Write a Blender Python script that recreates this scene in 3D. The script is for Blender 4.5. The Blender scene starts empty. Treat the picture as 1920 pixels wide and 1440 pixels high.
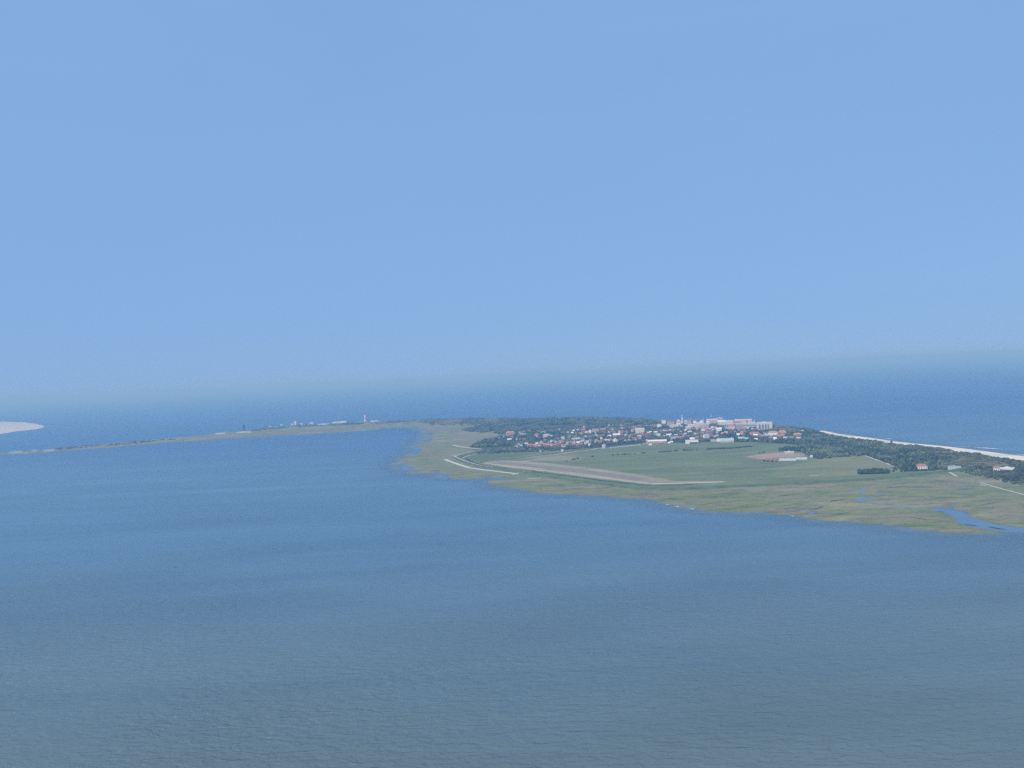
import bpy, math, random
import numpy as np
from mathutils import Vector, Matrix

random.seed(7)
rng = np.random.default_rng(7)
R = math.radians
scene = bpy.context.scene
COL = scene.collection

# ------------------------------------------------------------------ camera
CAM_H = 260.0
FPX = 1507.0                       # focal length in pixels of the 1920 wide photograph
PITCH = math.atan(17.0 / FPX)      # looking slightly down
ROLL = math.atan(0.047)            # aircraft banked a little
fw = Vector((0, math.cos(PITCH), -math.sin(PITCH)))
rt0 = Vector((1, 0, 0))
up0 = rt0.cross(fw)
rt = (rt0 * math.cos(ROLL) - up0 * math.sin(ROLL)).normalized()
up = (up0 * math.cos(ROLL) + rt0 * math.sin(ROLL)).normalized()
cam_data = bpy.data.cameras.new('camera')
cam_data.sensor_fit = 'HORIZONTAL'
cam_data.sensor_width = 36.0
cam_data.lens = 36.0 * FPX / 1920.0
cam_data.clip_start = 0.5
cam_data.clip_end = 250000.0
cam = bpy.data.objects.new('camera', cam_data)
COL.objects.link(cam)
m3 = Matrix((rt, up, -fw)).transposed()
cam.matrix_world = Matrix.Translation((0, 0, CAM_H)) @ m3.to_4x4()
scene.camera = cam

# ------------------------------------------------------------------ sky, sun, exposure
SUN_AZ = Vector((-0.72, -0.70, 0)).normalized()
SUN_EL = R(47)
world = bpy.data.worlds.new('World')
scene.world = world
world.use_nodes = True
wn = world.node_tree
sky = wn.nodes.new('ShaderNodeTexSky')
sky.sky_type = 'NISHITA'
sky.sun_disc = False
sky.sun_elevation = SUN_EL
sky.sun_rotation = math.atan2(SUN_AZ.x, SUN_AZ.y) % (2 * math.pi)
sky.altitude = 15000            # very thick, even summer air: little gradient from horizon to zenith
sky.air_density = 10.0
sky.dust_density = 0.3
sky.ozone_density = 7.5
bg = wn.nodes['Background']
veil = wn.nodes.new('ShaderNodeMix')      # even high-altitude veil over the clear sky, the same in every direction
veil.data_type = 'RGBA'
veil.inputs[0].default_value = 0.78
veil.inputs[7].default_value = (2.48, 4.36, 7.75, 1.0)
tc = wn.nodes.new('ShaderNodeTexCoord')
vm = wn.nodes.new('ShaderNodeMapping'); vm.inputs['Scale'].default_value = (1.0, 1.0, 4.5); vm.inputs['Rotation'].default_value = (0.05, 0.03, 0)
vnz = wn.nodes.new('ShaderNodeTexNoise'); vnz.inputs['Scale'].default_value = 2.2; vnz.inputs['Detail'].default_value = 5; vnz.inputs['Distortion'].default_value = 0.6
vr = wn.nodes.new('ShaderNodeMapRange'); vr.inputs['From Min'].default_value = 0.3; vr.inputs['From Max'].default_value = 0.7
vr.inputs['To Min'].default_value = 0.81; vr.inputs['To Max'].default_value = 0.89
wn.links.new(tc.outputs['Generated'], vm.inputs[0]); wn.links.new(vm.outputs[0], vnz.inputs['Vector'])
wn.links.new(vnz.outputs[0], vr.inputs[0]); wn.links.new(vr.outputs[0], veil.inputs[0])
wn.links.new(sky.outputs[0], veil.inputs[6])
wn.links.new(veil.outputs[2], bg.inputs[0])
bg.inputs[1].default_value = 0.10

sun_data = bpy.data.lights.new('sun', 'SUN')
sun_data.energy = 4.0
sun_data.angle = R(0.53)
sun_data.color = (1.0, 0.965, 0.92)
sun = bpy.data.objects.new('sun', sun_data)
COL.objects.link(sun)
sdir = Vector((SUN_AZ.x * math.cos(SUN_EL), SUN_AZ.y * math.cos(SUN_EL), math.sin(SUN_EL)))
sun.rotation_euler = sdir.to_track_quat('Z', 'Y').to_euler()
sun.location = (-300, -300, 900)

scene.cycles.use_denoising = False
scene.view_settings.view_transform = 'Standard'
scene.view_settings.look = 'None'
scene.view_settings.gamma = 1.0
scene.view_settings.exposure = 0.0
scene.view_settings.use_curve_mapping = False

HAZE_DENSITY = 1.45e-4
HAZE_COLOR = (0.28, 0.565, 1.0)
HAZE_ABSORB = (0.50, 0.50, 0.50)

# ------------------------------------------------------------------ helpers
def at(px, py, z=0.0):
    """world point at height z that lies under a spot of the survey photograph"""
    d = fw * FPX + rt * (px - 960.0) + up * (720.0 - py)
    t = (z - CAM_H) / d.z
    return Vector((d.x * t, d.y * t, z))

def pw(pts, z=0.0):
    return np.array([at(x, y, z)[:2] for x, y in pts])

def tag(o, label=None, cat=None, group=None, kind=None):
    if label: o['label'] = label
    if cat: o['category'] = cat
    if group: o['group'] = group
    if kind: o['kind'] = kind
    return o

def mesh_from(name, verts, faces):
    me = bpy.data.meshes.new(name)
    me.from_pydata([tuple(v) for v in verts], [], [tuple(f) for f in faces])
    me.update()
    return me

def add(name, me, mat=None, parent=None, loc=(0, 0, 0), rz=0.0):
    o = bpy.data.objects.new(name, me)
    COL.objects.link(o)
    if mat is not None and me is not None and not me.materials:
        me.materials.append(mat)
    o.location = loc
    o.rotation_euler = (0, 0, rz)
    if parent is not None:
        o.parent = parent
    return o

def empty(name, loc, rz=0.0):
    o = bpy.data.objects.new(name, None)
    o.empty_display_size = 1
    COL.objects.link(o)
    o.location = loc
    o.rotation_euler = (0, 0, rz)
    return o

def big_mesh(name, V, F, mat, smooth=False, attrs=None):
    """V (n,3), F (m,3|4) numpy arrays"""
    me = bpy.data.meshes.new(name)
    k = F.shape[1]
    me.vertices.add(len(V)); me.vertices.foreach_set('co', V.astype(np.float32).ravel())
    me.loops.add(F.size); me.loops.foreach_set('vertex_index', F.astype(np.int32).ravel())
    me.polygons.add(len(F))
    me.polygons.foreach_set('loop_start', np.arange(0, F.size, k, dtype=np.int32))
    me.polygons.foreach_set('loop_total', np.full(len(F), k, dtype=np.int32))
    if smooth:
        me.polygons.foreach_set('use_smooth', np.ones(len(F), dtype=bool))
    for an, (typ, arr) in (attrs or {}).items():
        a = me.attributes.new(an, typ, 'POINT')
        a.data.foreach_set('color' if 'COLOR' in typ else 'value', arr.astype(np.float32).ravel())
    me.update(calc_edges=True)
    me.validate()
    me.materials.append(mat)
    return me

def hash2(ix, iy, s):
    h = (ix.astype(np.int64) * 374761393 + iy.astype(np.int64) * 668265263 + s * 1442695041) & 0xFFFFFFFF
    h = ((h ^ (h >> 13)) * 1274126177) & 0xFFFFFFFF
    return ((h ^ (h >> 16)) & 0xFFFF) / 65535.0

def vnoise(x, y, s=0):
    ix = np.floor(x); iy = np.floor(y)
    fx = x - ix; fy = y - iy
    fx = fx * fx * (3 - 2 * fx); fy = fy * fy * (3 - 2 * fy)
    a = hash2(ix, iy, s); b = hash2(ix + 1, iy, s); c = hash2(ix, iy + 1, s); d = hash2(ix + 1, iy + 1, s)
    return (a * (1 - fx) + b * fx) * (1 - fy) + (c * (1 - fx) + d * fx) * fy

def fbm(x, y, scale, octs=4, s=0):
    v = 0; amp = 0.5; f = 1.0 / scale; tot = 0
    for i in range(octs):
        v = v + amp * vnoise(x * f + 17.3 * i, y * f - 9.1 * i, s + i)
        tot += amp; amp *= 0.5; f *= 2.03
    return v / tot

def inside(P, poly):
    x, y = P[:, 0], P[:, 1]
    r = np.zeros(len(P), bool)
    n = len(poly)
    j = n - 1
    for i in range(n):
        xi, yi = poly[i]; xj, yj = poly[j]
        if yi != yj:
            c = ((yi > y) != (yj > y)) & (x < (xj - xi) * (y - yi) / (yj - yi) + xi)
            r ^= c
        j = i
    return r

def edge_dist(P, poly, closed=True):
    d2 = np.full(len(P), 1e18)
    n = len(poly)
    for i in range(n if closed else n - 1):
        a = poly[i]; b = poly[(i + 1) % n]
        ab = b - a
        L = float(ab @ ab) + 1e-9
        t = np.clip(((P - a) @ ab) / L, 0, 1)
        q = P - (a + t[:, None] * ab)
        d2 = np.minimum(d2, (q * q).sum(1))
    return np.sqrt(d2)

def sdist(P, poly):
    d = edge_dist(P, poly)
    return np.where(inside(P, poly), d, -d)

def smooth(e0, e1, x):
    t = np.clip((x - e0) / (e1 - e0), 0, 1)
    return t * t * (3 - 2 * t)

# ------------------------------------------------------------------ materials
def new_mat(name):
    m = bpy.data.materials.new(name)
    m.use_nodes = True
    nt = m.node_tree
    b = nt.nodes['Principled BSDF']
    return m, nt, b

def N(nt, typ, **kw):
    n = nt.nodes.new(typ)
    for k, v in kw.items():
        setattr(n, k, v)
    return n

def noise_node(nt, coord, scale, detail=4, rough=0.55, stretch=(1, 1, 1), dist=0.0, rot=0.0):
    mp = N(nt, 'ShaderNodeMapping')
    mp.inputs['Scale'].default_value = stretch
    mp.inputs['Rotation'].default_value = (0, 0, rot)
    nt.links.new(coord, mp.inputs['Vector'])
    n = N(nt, 'ShaderNodeTexNoise')
    n.inputs['Scale'].default_value = scale
    n.inputs['Detail'].default_value = detail
    n.inputs['Roughness'].default_value = rough
    n.inputs['Distortion'].default_value = dist
    nt.links.new(mp.outputs[0], n.inputs['Vector'])
    return n.outputs['Fac']

def ramp(nt, fac, stops):
    r = N(nt, 'ShaderNodeValToRGB')
    el = r.color_ramp.elements
    while len(el) < len(stops):
        el.new(0.5)
    for e, (p, c) in zip(el, stops):
        e.position = p
        e.color = (*c, 1) if len(c) == 3 else c
    nt.links.new(fac, r.inputs[0])
    return r.outputs[0]

def mix(nt, fac, a, b, mode='MIX'):
    m = N(nt, 'ShaderNodeMix', data_type='RGBA', blend_type=mode)
    for sock, v in ((m.inputs[0], fac), (m.inputs[6], a), (m.inputs[7], b)):
        if isinstance(v, (int, float)):
            sock.default_value = v
        elif isinstance(v, (tuple, list)):
            sock.default_value = (*v, 1) if len(v) == 3 else v
        else:
            nt.links.new(v, sock)
    return m.outputs[2]

def math_node(nt, op, a, b=None):
    m = N(nt, 'ShaderNodeMath', operation=op)
    for i, v in enumerate((a, b)):
        if v is None: continue
        if isinstance(v, (int, float)): m.inputs[i].default_value = v
        else: nt.links.new(v, m.inputs[i])
    return m.outputs[0]

def simple_mat(name, col, rough=0.85, var=0.25, scale=0.3, spec=0.3):
    m, nt, b = new_mat(name)
    g = N(nt, 'ShaderNodeNewGeometry').outputs['Position']
    f = noise_node(nt, g, scale, 5)
    lo = tuple(c * (1 - var) for c in col); hi = tuple(min(1, c * (1 + var)) for c in col)
    nt.links.new(ramp(nt, f, [(0.25, lo), (0.75, hi)]), b.inputs['Base Color'])
    b.inputs['Roughness'].default_value = rough
    b.inputs['Specular IOR Level'].default_value = spec
    return m

def water_material(name, deep, tint, rough, wave=1.0, silt=None):
    m, nt, b = new_mat(name)
    g = N(nt, 'ShaderNodeNewGeometry').outputs['Position']
    big = noise_node(nt, g, 1 / 900.0, 3, 0.5, (1, 1.6, 1), 0.6)
    mid = noise_node(nt, g, 1 / 160.0, 4, 0.55, (0.6, 1.4, 1), 0.4, 0.15)
    base = mix(nt, ramp(nt, big, [(0.32, (0, 0, 0)), (0.68, (1, 1, 1))]), deep, tint)
    if silt:
        # the tidal flats south of the island carry silt; the open sea beyond is clear and blue
        sep = N(nt, 'ShaderNodeSeparateXYZ')
        nt.links.new(g, sep.inputs[0])
        y = math_node(nt, 'ADD', sep.outputs[1], math_node(nt, 'MULTIPLY', math_node(nt, 'SUBTRACT', big, 0.5), 500.0))
        y = math_node(nt, 'ADD', y, math_node(nt, 'MULTIPLY', math_node(nt, 'SUBTRACT', mid, 0.5), 180.0))
        f = math_node(nt, 'DIVIDE', math_node(nt, 'SUBTRACT', y, 300.0), 4000.0)
        base = mix(nt, ramp(nt, f, [(0.50, (0, 0, 0)), (0.95, (1, 1, 1))]), tint, deep)
        base = mix(nt, ramp(nt, f, [(0.05, (0, 0, 0)), (0.26, (1, 1, 1))]), silt, base)
    base = mix(nt, 1.0, base, ramp(nt, mid, [(0.25, (0.91, 0.93, 0.94)), (0.75, (1.09, 1.07, 1.06))]), 'MULTIPLY')
    streak = noise_node(nt, g, 1 / 260.0, 4, 0.6, (0.22, 1.5, 1), 0.9, -0.12)
    base = mix(nt, 1.0, base, ramp(nt, streak, [(0.30, (0.87, 0.89, 0.91)), (0.50, (1.0, 1.0, 1.0)), (0.72, (1.19, 1.15, 1.11))]), 'MULTIPLY')
    nt.links.new(base, b.inputs['Base Color'])
    b.inputs['Roughness'].default_value = rough
    b.inputs['IOR'].default_value = 1.333
    b.inputs['Specular IOR Level'].default_value = 0.27      # broken, wind-ruffled surface
    # wind sea: short crests lying across the view, broken up by cross waves
    w1 = noise_node(nt, g, 1 / 9.0, 3, 0.55, (0.45, 1.4, 1), 0.7, -0.30)
    w2 = noise_node(nt, g, 1 / 5.5, 2, 0.6, (0.55, 1.3, 1), 0.4, 0.12)
    w3 = noise_node(nt, g, 1 / 2.0, 2, 0.6, (0.7, 1.2, 1), 0.2, 0.3)
    patch = noise_node(nt, g, 1 / 320.0, 3, 0.5, (0.6, 1.0, 1), 0.8)
    s = math_node(nt, 'ADD', w1, math_node(nt, 'MULTIPLY', w2, 0.55))
    s = math_node(nt, 'ADD', s, math_node(nt, 'MULTIPLY', w3, 0.18))
    s = math_node(nt, 'MULTIPLY', s, math_node(nt, 'ADD', math_node(nt, 'MULTIPLY', patch, 1.7), 0.10))
    bp = N(nt, 'ShaderNodeBump')
    bp.inputs['Strength'].default_value = 1.0
    bp.inputs['Distance'].default_value = 3.0 * wave
    nt.links.new(s, bp.inputs['Height'])
    nt.links.new(bp.outputs[0], b.inputs['Normal'])
    return m

M = {}
M['sea'] = water_material('sea_water', (0.008, 0.080, 0.205), (0.070, 0.154, 0.240), 0.24, silt=(0.112, 0.153, 0.152))
M['creek'] = water_material('creek_water', (0.070, 0.135, 0.205), (0.085, 0.155, 0.225), 0.10, 0.10)

# ground: zone colours are stored on the terrain, grain and patches come from noise
m, nt, b = new_mat('island_ground')
geo = N(nt, 'ShaderNodeNewGeometry').outputs['Position']
zc = N(nt, 'ShaderNodeAttribute', attribute_name='zone_colour').outputs['Color']
mz = N(nt, 'ShaderNodeAttribute', attribute_name='marsh').outputs['Fac']
dz = N(nt, 'ShaderNodeAttribute', attribute_name='dune').outputs['Fac']
n_big = noise_node(nt, geo, 1 / 130.0, 5, 0.6, (0.6, 1.2, 1), 0.5, 0.3)
n_mid = noise_node(nt, geo, 1 / 26.0, 6, 0.68, (0.45, 1.2, 1), 0.7, 0.2)
n_str = noise_node(nt, geo, 1 / 60.0, 5, 0.6, (0.25, 1.2, 1), 0.7, -0.62)
n_fin = noise_node(nt, geo, 1 / 7.0, 4, 0.6)
marsh_col = ramp(nt, n_mid, [(0.34, (0.060, 0.080, 0.038)), (0.44, (0.140, 0.158, 0.072)), (0.51, (0.188, 0.216, 0.094)),
                             (0.58, (0.258, 0.248, 0.128)), (0.68, (0.175, 0.135, 0.110))])
marsh_col2 = ramp(nt, n_big, [(0.34, (0.125, 0.175, 0.076)), (0.46, (0.175, 0.195, 0.086)), (0.54, (0.180, 0.148, 0.115)), (0.64, (0.232, 0.222, 0.122))])
mc = mix(nt, 0.5, marsh_col, marsh_col2)
dune_col = ramp(nt, n_mid, [(0.32, (0.045, 0.060, 0.028)), (0.46, (0.090, 0.098, 0.048)), (0.56, (0.155, 0.140, 0.080)), (0.66, (0.26, 0.22, 0.14)), (0.76, (0.42, 0.36, 0.26))])
zc2 = mix(nt, 1.0, zc, ramp(nt, n_str, [(0.32, (0.84, 0.87, 0.83)), (0.48, (1.0, 1.0, 1.0)), (0.66, (1.25, 1.16, 1.2))]), 'MULTIPLY')
base = mix(nt, mz, zc2, mc)
base = mix(nt, dz, base, dune_col)
grain = ramp(nt, n_fin, [(0.2, (0.80, 0.80, 0.80)), (0.8, (1.2, 1.2, 1.2))])
base = mix(nt, 1.0, base, grain, 'MULTIPLY')
grain2 = ramp(nt, n_big, [(0.25, (0.86, 0.88, 0.84)), (0.75, (1.14, 1.12, 1.14))])
base = mix(nt, 1.0, base, grain2, 'MULTIPLY')
nt.links.new(base, b.inputs['Base Color'])
b.inputs['Roughness'].default_value = 0.95
b.inputs['Specular IOR Level'].default_value = 0.1
M['ground'] = m

def foliage(name, dark, light, attr=True):
    m, nt, b = new_mat(name)
    g = N(nt, 'ShaderNodeNewGeometry').outputs['Position']
    f = noise_node(nt, g, 0.45, 4, 0.6)
    if attr:
        t = N(nt, 'ShaderNodeAttribute', attribute_name='tint').outputs['Fac']
    else:
        t = N(nt, 'ShaderNodeObjectInfo').outputs['Random']
    f = math_node(nt, 'ADD', math_node(nt, 'MULTIPLY', f, 0.5), math_node(nt, 'MULTIPLY', t, 0.6))
    nt.links.new(ramp(nt, f, [(0.2, dark), (0.85, light)]), b.inputs['Base Color'])
    b.inputs['Roughness'].default_value = 0.8
    b.inputs['Specular IOR Level'].default_value = 0.2
    return m
M['wood'] = foliage('wood_foliage', (0.018, 0.038, 0.018), (0.125, 0.160, 0.075))
M['scrub'] = foliage('scrub_foliage', (0.035, 0.055, 0.022), (0.135, 0.145, 0.065))
M['tree'] = foliage('tree_foliage', (0.020, 0.042, 0.018), (0.060, 0.095, 0.035), False)
M['pale_tree'] = foliage('pale_tree_foliage', (0.09, 0.12, 0.08), (0.16, 0.20, 0.13), False)
M['bark'] = simple_mat('bark', (0.10, 0.08, 0.06))
M['sand'] = simple_mat('pale_sand', (0.55, 0.50, 0.42), 0.95, 0.22, 0.012)
M['dike'] = simple_mat('dike_grass', (0.085, 0.125, 0.050), 0.95, 0.3, 0.05)
M['paving'] = simple_mat('pale_stone_paving', (0.49, 0.475, 0.42), 0.9, 0.15, 0.15)
M['track'] = simple_mat('pale_track', (0.50, 0.47, 0.38), 0.95, 0.2, 0.1)
M['runway'] = simple_mat('worn_asphalt', (0.215, 0.190, 0.155), 0.9, 0.18, 0.05)
M['tan'] = simple_mat('dry_tan_grass', (0.375, 0.325, 0.220), 0.95, 0.22, 0.04)
M['ditch'] = simple_mat('dark_ditch', (0.030, 0.045, 0.030), 0.8, 0.3, 0.1)
M['paint'] = simple_mat('white_paint', (0.8, 0.8, 0.78), 0.7, 0.05)
M['foam'] = simple_mat('sea_foam', (0.78, 0.82, 0.84), 0.9, 0.1)
M['glass'] = simple_mat('window_glass', (0.05, 0.06, 0.075), 0.15, 0.2, 0.3, 0.5)
M['asphalt'] = simple_mat('village_street', (0.22, 0.20, 0.18), 0.95, 0.15)
M['steel'] = simple_mat('grey_steel', (0.35, 0.36, 0.37), 0.5, 0.1)
WALLS = {'white': (0.72, 0.71, 0.68), 'cream': (0.74, 0.70, 0.58), 'pink': (0.58, 0.47, 0.43), 'brick': (0.30, 0.165, 0.125),
         'grey': (0.42, 0.43, 0.44), 'tan': (0.44, 0.31, 0.23), 'dark': (0.07, 0.07, 0.08), 'pale': (0.54, 0.54, 0.53)}
ROOFS = {'red': (0.34, 0.150, 0.105), 'orange': (0.44, 0.235, 0.155), 'brown': (0.23, 0.135, 0.105), 'slate': (0.16, 0.17, 0.19),
         'rose': (0.47, 0.37, 0.34), 'white': (0.66, 0.65, 0.63), 'grey': (0.36, 0.42, 0.42), 'dark': (0.06, 0.06, 0.07)}
for k, c in WALLS.items(): M['w_' + k] = simple_mat(k + '_wall', c, 0.9, 0.07, 0.15)
for k, c in ROOFS.items(): M['r_' + k] = simple_mat(k + '_roof', c, 0.85, 0.15, 0.25)

# ------------------------------------------------------------------ sea
sea_r = 60000.0
xs = np.concatenate([-np.geomspace(sea_r, 400, 16), [0], np.geomspace(400, sea_r, 16)])
gx, gy = np.meshgrid(xs, xs + 0.0)
V = np.stack([gx.ravel(), gy.ravel(), np.zeros(gx.size)], 1)
n = len(xs)
ii = (np.arange(n - 1)[:, None] * n + np.arange(n - 1)[None, :]).ravel()
F = np.stack([ii, ii + 1, ii + n + 1, ii + n], 1)
tag(add('sea', big_mesh('sea', V, F, M['sea'])), kind='structure')

# ------------------------------------------------------------------ island outline (surveyed shoreline)
SOUTH = [(2400, 1090), (2150, 1045), (1990, 1022), (1935, 1003),
         (1920, 990), (1881, 986), (1847, 979), (1819, 968), (1801, 958.5), (1778, 955), (1758, 953),
         (1762, 958.5), (1782, 965), (1791, 972), (1791, 978), (1801, 984), (1835, 991), (1870, 995), (1892, 998),
         (1870, 1000), (1824, 1000), (1755, 997.5), (1709, 994), (1677, 988), (1622, 981), (1567, 978), (1514, 972), (1482, 966),
         (1452, 965), (1408, 961), (1375, 959), (1342, 958), (1318, 957), (1294, 954), (1268, 950), (1237, 944), (1224, 937.5),
         (1211, 934.5), (1189, 934), (1156, 933), (1124, 928.5), (1097, 926.5), (1080, 926.5), (1039, 927), (1012, 924), (992, 918.5),
         (960, 915), (936, 912), (917, 904.5), (922, 900.6), (945, 899), (958, 896.5), (935, 895.5), (911, 894), (885, 898), (855, 898), (825, 894),
         (799, 889.5), (772, 888.5), (757, 882), (735, 871.5), (748, 861), (765, 846), (776, 835), (787, 827), (795, 816), (789, 807),
         (765, 802), (742, 802), (696, 805.5), (649, 810), (611, 812), (564, 815), (517, 817), (480, 819.5), (400, 824), (300, 831),
         (225, 837), (125, 845), (50, 851), (20, 851.5), (-60, 855)]
NORTH = [(-60, 853), (20, 848), (75, 844), (125, 839.5), (225, 830), (325, 821), (390, 815), (410, 811), (450, 809), (480, 805.5), (517, 800),
         (555, 797), (592, 795), (620, 793), (667, 791), (714, 790), (761, 788), (836, 786)]
COAST = [(836, 784), (907, 783), (1000, 783), (1076, 783), (1121, 783.5), (1202, 785), (1300, 789), (1380, 791), (1450, 796), (1497, 800), (1528, 806)]
BEACH = [(1549, 807.5), (1576, 814), (1640, 822), (1675, 827), (1709, 831), (1755, 835), (1801, 840), (1847, 846), (1892, 852), (1920, 855), (2100, 880), (2400, 920)]
ext = np.array([[1500.0, -520.0]])                # the island runs on eastwards beyond the photograph
land = np.concatenate([pw(SOUTH[:1]) + ext, pw(SOUTH), pw(NORTH), pw(COAST, 9.0) + np.array([0, 60]), pw(BEACH), pw(BEACH[-1:]) + ext])

Z_DUNE_E = pw([(1440, 797), (1497, 801), (1530, 807), (1576, 817), (1600, 819.6), (1640, 823.8), (1675, 829), (1709, 832.8), (1755, 838.6), (1824, 848), (1870, 856), (1906, 861), (2100, 889), (2400, 935)], 7.0)
Z_DUNE_E = np.concatenate([Z_DUNE_E, Z_DUNE_E[-1:] + np.array([[1500.0, -520.0]]), pw([(2400, 1000)], 1.0) + np.array([[1500.0, -520.0]])])
Z_DUNE_E = np.concatenate([Z_DUNE_E, pw([(2400, 1000), (1990, 925), (1920, 908), (1870, 899), (1830, 890), (1800, 882), (1760, 870), (1720, 856), (1690, 846), (1640, 833), (1560, 820), (1500, 812), (1440, 806)], 1.0)])
Z_DUNE_W = pw([(700, 792), (780, 788), (836, 785), (907, 784), (1000, 784), (1076, 784), (1202, 786), (1300, 790), (1400, 794), (1450, 798),
               (1450, 803), (1300, 800), (1200, 798), (1100, 796), (1000, 800), (920, 801), (860, 796), (780, 793), (700, 796)], 5.0)
Z_AIR = pw([(905, 867), (973, 858.5), (1076, 845.5), (1202, 834), (1260, 832), (1340, 829), (1420, 830), (1500, 836), (1535, 845), (1540, 861), (1572, 857.5), (1622, 855),
            (1645, 862), (1684, 877.5), (1720, 884), (1755, 885), (1670, 896), (1500, 906), (1358, 912), (1266, 917), (1205, 915), (1080, 901), (1020, 891), (965, 883), (920, 873)], 1.0)
Z_EAST = pw([(1455, 875), (1540, 862), (1572, 857.5), (1622, 855), (1645, 862), (1684, 877.5), (1690, 884), (1600, 892), (1500, 897), (1440, 893)], 1.0)
Z_TAN1 = pw([(903, 867.5), (930, 863), (985, 864.5), (1040, 869.5), (1092, 875.5), (1180, 887), (1266, 901.5), (1358, 902.8), (1340, 905.5), (1225, 908.5), (1140, 899), (1040, 885), (950, 875)], 1.0)
Z_TAN4 = pw([(955, 861), (1000, 857.5), (1050, 854), (1088, 856), (1080, 864.5), (1040, 865), (1000, 864)], 1.0)
Z_TAN2 = pw([(1396, 856.5), (1437, 850), (1470, 848), (1500, 850), (1512, 853), (1500, 859), (1470, 862), (1440, 863)], 1.0)
Z_TAN3 = pw([(842, 823), (860, 806), (880, 800), (905, 803), (900, 807), (960, 813), (960, 816), (905, 819), (860, 830)], 1.0)
Z_POLD = pw([(868, 862), (880, 852), (905, 848), (950, 848), (1060, 844), (1000, 852), (905, 866)], 1.0)
Z_VILL = pw([(880, 838), (905, 826), (955, 815), (900, 806), (930, 800), (1000, 797), (1100, 794), (1202, 793), (1300, 796), (1400, 799), (1450, 803), (1500, 810), (1560, 820), (1640, 833),
             (1690, 846), (1720, 856), (1745, 864), (1760, 880), (1690, 881), (1645, 861), (1622, 854), (1572, 856), (1533, 860), (1500, 836), (1420, 830), (1260, 831), (1202, 832), (1076, 843), (960, 848), (895, 849)], 1.0)

DX, DY = 5.0, 8.0
x0, x1 = land[:, 0].min() - 40, land[:, 0].max() + 40
y0, y1 = land[:, 1].min() - 40, land[:, 1].max() + 40
gxs = np.arange(x0, x1 + DX, DX); gys = np.arange(y0, y1 + DY, DY)
NX, NY = len(gxs), len(gys)
GX, GY = np.meshgrid(gxs, gys)
P = np.stack([GX.ravel(), GY.ravel()], 1)
SD = np.empty(len(P))
for i in range(0, len(P), 200000):
    SD[i:i + 200000] = sdist(P[i:i + 200000], land)
px_, py_ = P[:, 0], P[:, 1]
edge_noise = (fbm(px_, py_, 60, 4, 11) - 0.5) * 26 + (fbm(px_, py_, 16, 3, 12) - 0.5) * 10
H = np.clip((SD + edge_noise * smooth(40, 6, np.abs(SD)) ) * 0.045, -1.6, 0.85)
# ragged, half drowned salt marsh at the western tip
west_shore = pw([(800, 890), (757, 882), (735, 871.5), (748, 861), (765, 846), (776, 835), (787, 827), (795, 816), (789, 806), (760, 802)])
tip = np.zeros(len(P))
_i = np.nonzero((np.abs(SD) < 200))[0]
tip[_i] = smooth(190, 20, edge_dist(P[_i], west_shore, False))
H = np.where(SD > -30, H - tip * 1.25 * smooth(0.38, 0.60, 0.5 * fbm(px_, py_, 22, 3, 21) + 0.5 * fbm(px_, py_, 90, 3, 22)) * smooth(130, 10, SD), H)
H += smooth(60, 160, SD) * (fbm(px_, py_, 45, 3, 5) - 0.5) * 0.25
air_in = np.zeros(len(P), bool)
near = SD > -60
def zmask(poly, soft):
    out = np.zeros(len(P))
    bx = (px_ > poly[:, 0].min() - 80) & (px_ < poly[:, 0].max() + 80) & (py_ > poly[:, 1].min() - 80) & (py_ < poly[:, 1].max() + 80) & near
    idx = np.nonzero(bx)[0]
    s = sdist(P[idx], poly) + (fbm(px_[idx], py_[idx], 30, 3, 33) - 0.5) * soft * 1.2
    out[idx] = smooth(-soft, soft, s)
    return out, idx
a_air, _ = zmask(Z_AIR, 5.0)
a_east, _ = zmask(Z_EAST, 12.0)
a_t1, _ = zmask(Z_TAN1, 8.0)
a_t2, _ = zmask(Z_TAN2, 10.0)
a_t4, _ = zmask(Z_TAN4, 30.0)
a_t3, _ = zmask(Z_TAN3, 40.0)
a_pold, _ = zmask(Z_POLD, 20.0)
a_vill, _ = zmask(Z_VILL, 25.0)
a_de, _ = zmask(Z_DUNE_E, 22.0)
a_dw, _ = zmask(Z_DUNE_W, 30.0)
H = H * (1 - a_air) + 0.9 * a_air
ridge = 1 - np.abs(fbm(px_, py_, 85, 4, 41) * 2 - 1)
dune_h = 2.0 + 8.5 * ridge ** 2 * fbm(px_, py_, 200, 2, 44) * 1.6
H += a_de * dune_h
H += a_dw * (3 + 9 * fbm(px_, py_, 120, 4, 47))
spit = (px_ < at(700, 795)[0])
H += np.where(spit, smooth(18, 60, SD) * 5.0 * np.clip(fbm(px_, py_, 70, 4, 52) * 2 - 0.75, 0, 1), 0)
H += smooth(30, 90, SD) * a_vill * 0.6

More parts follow.
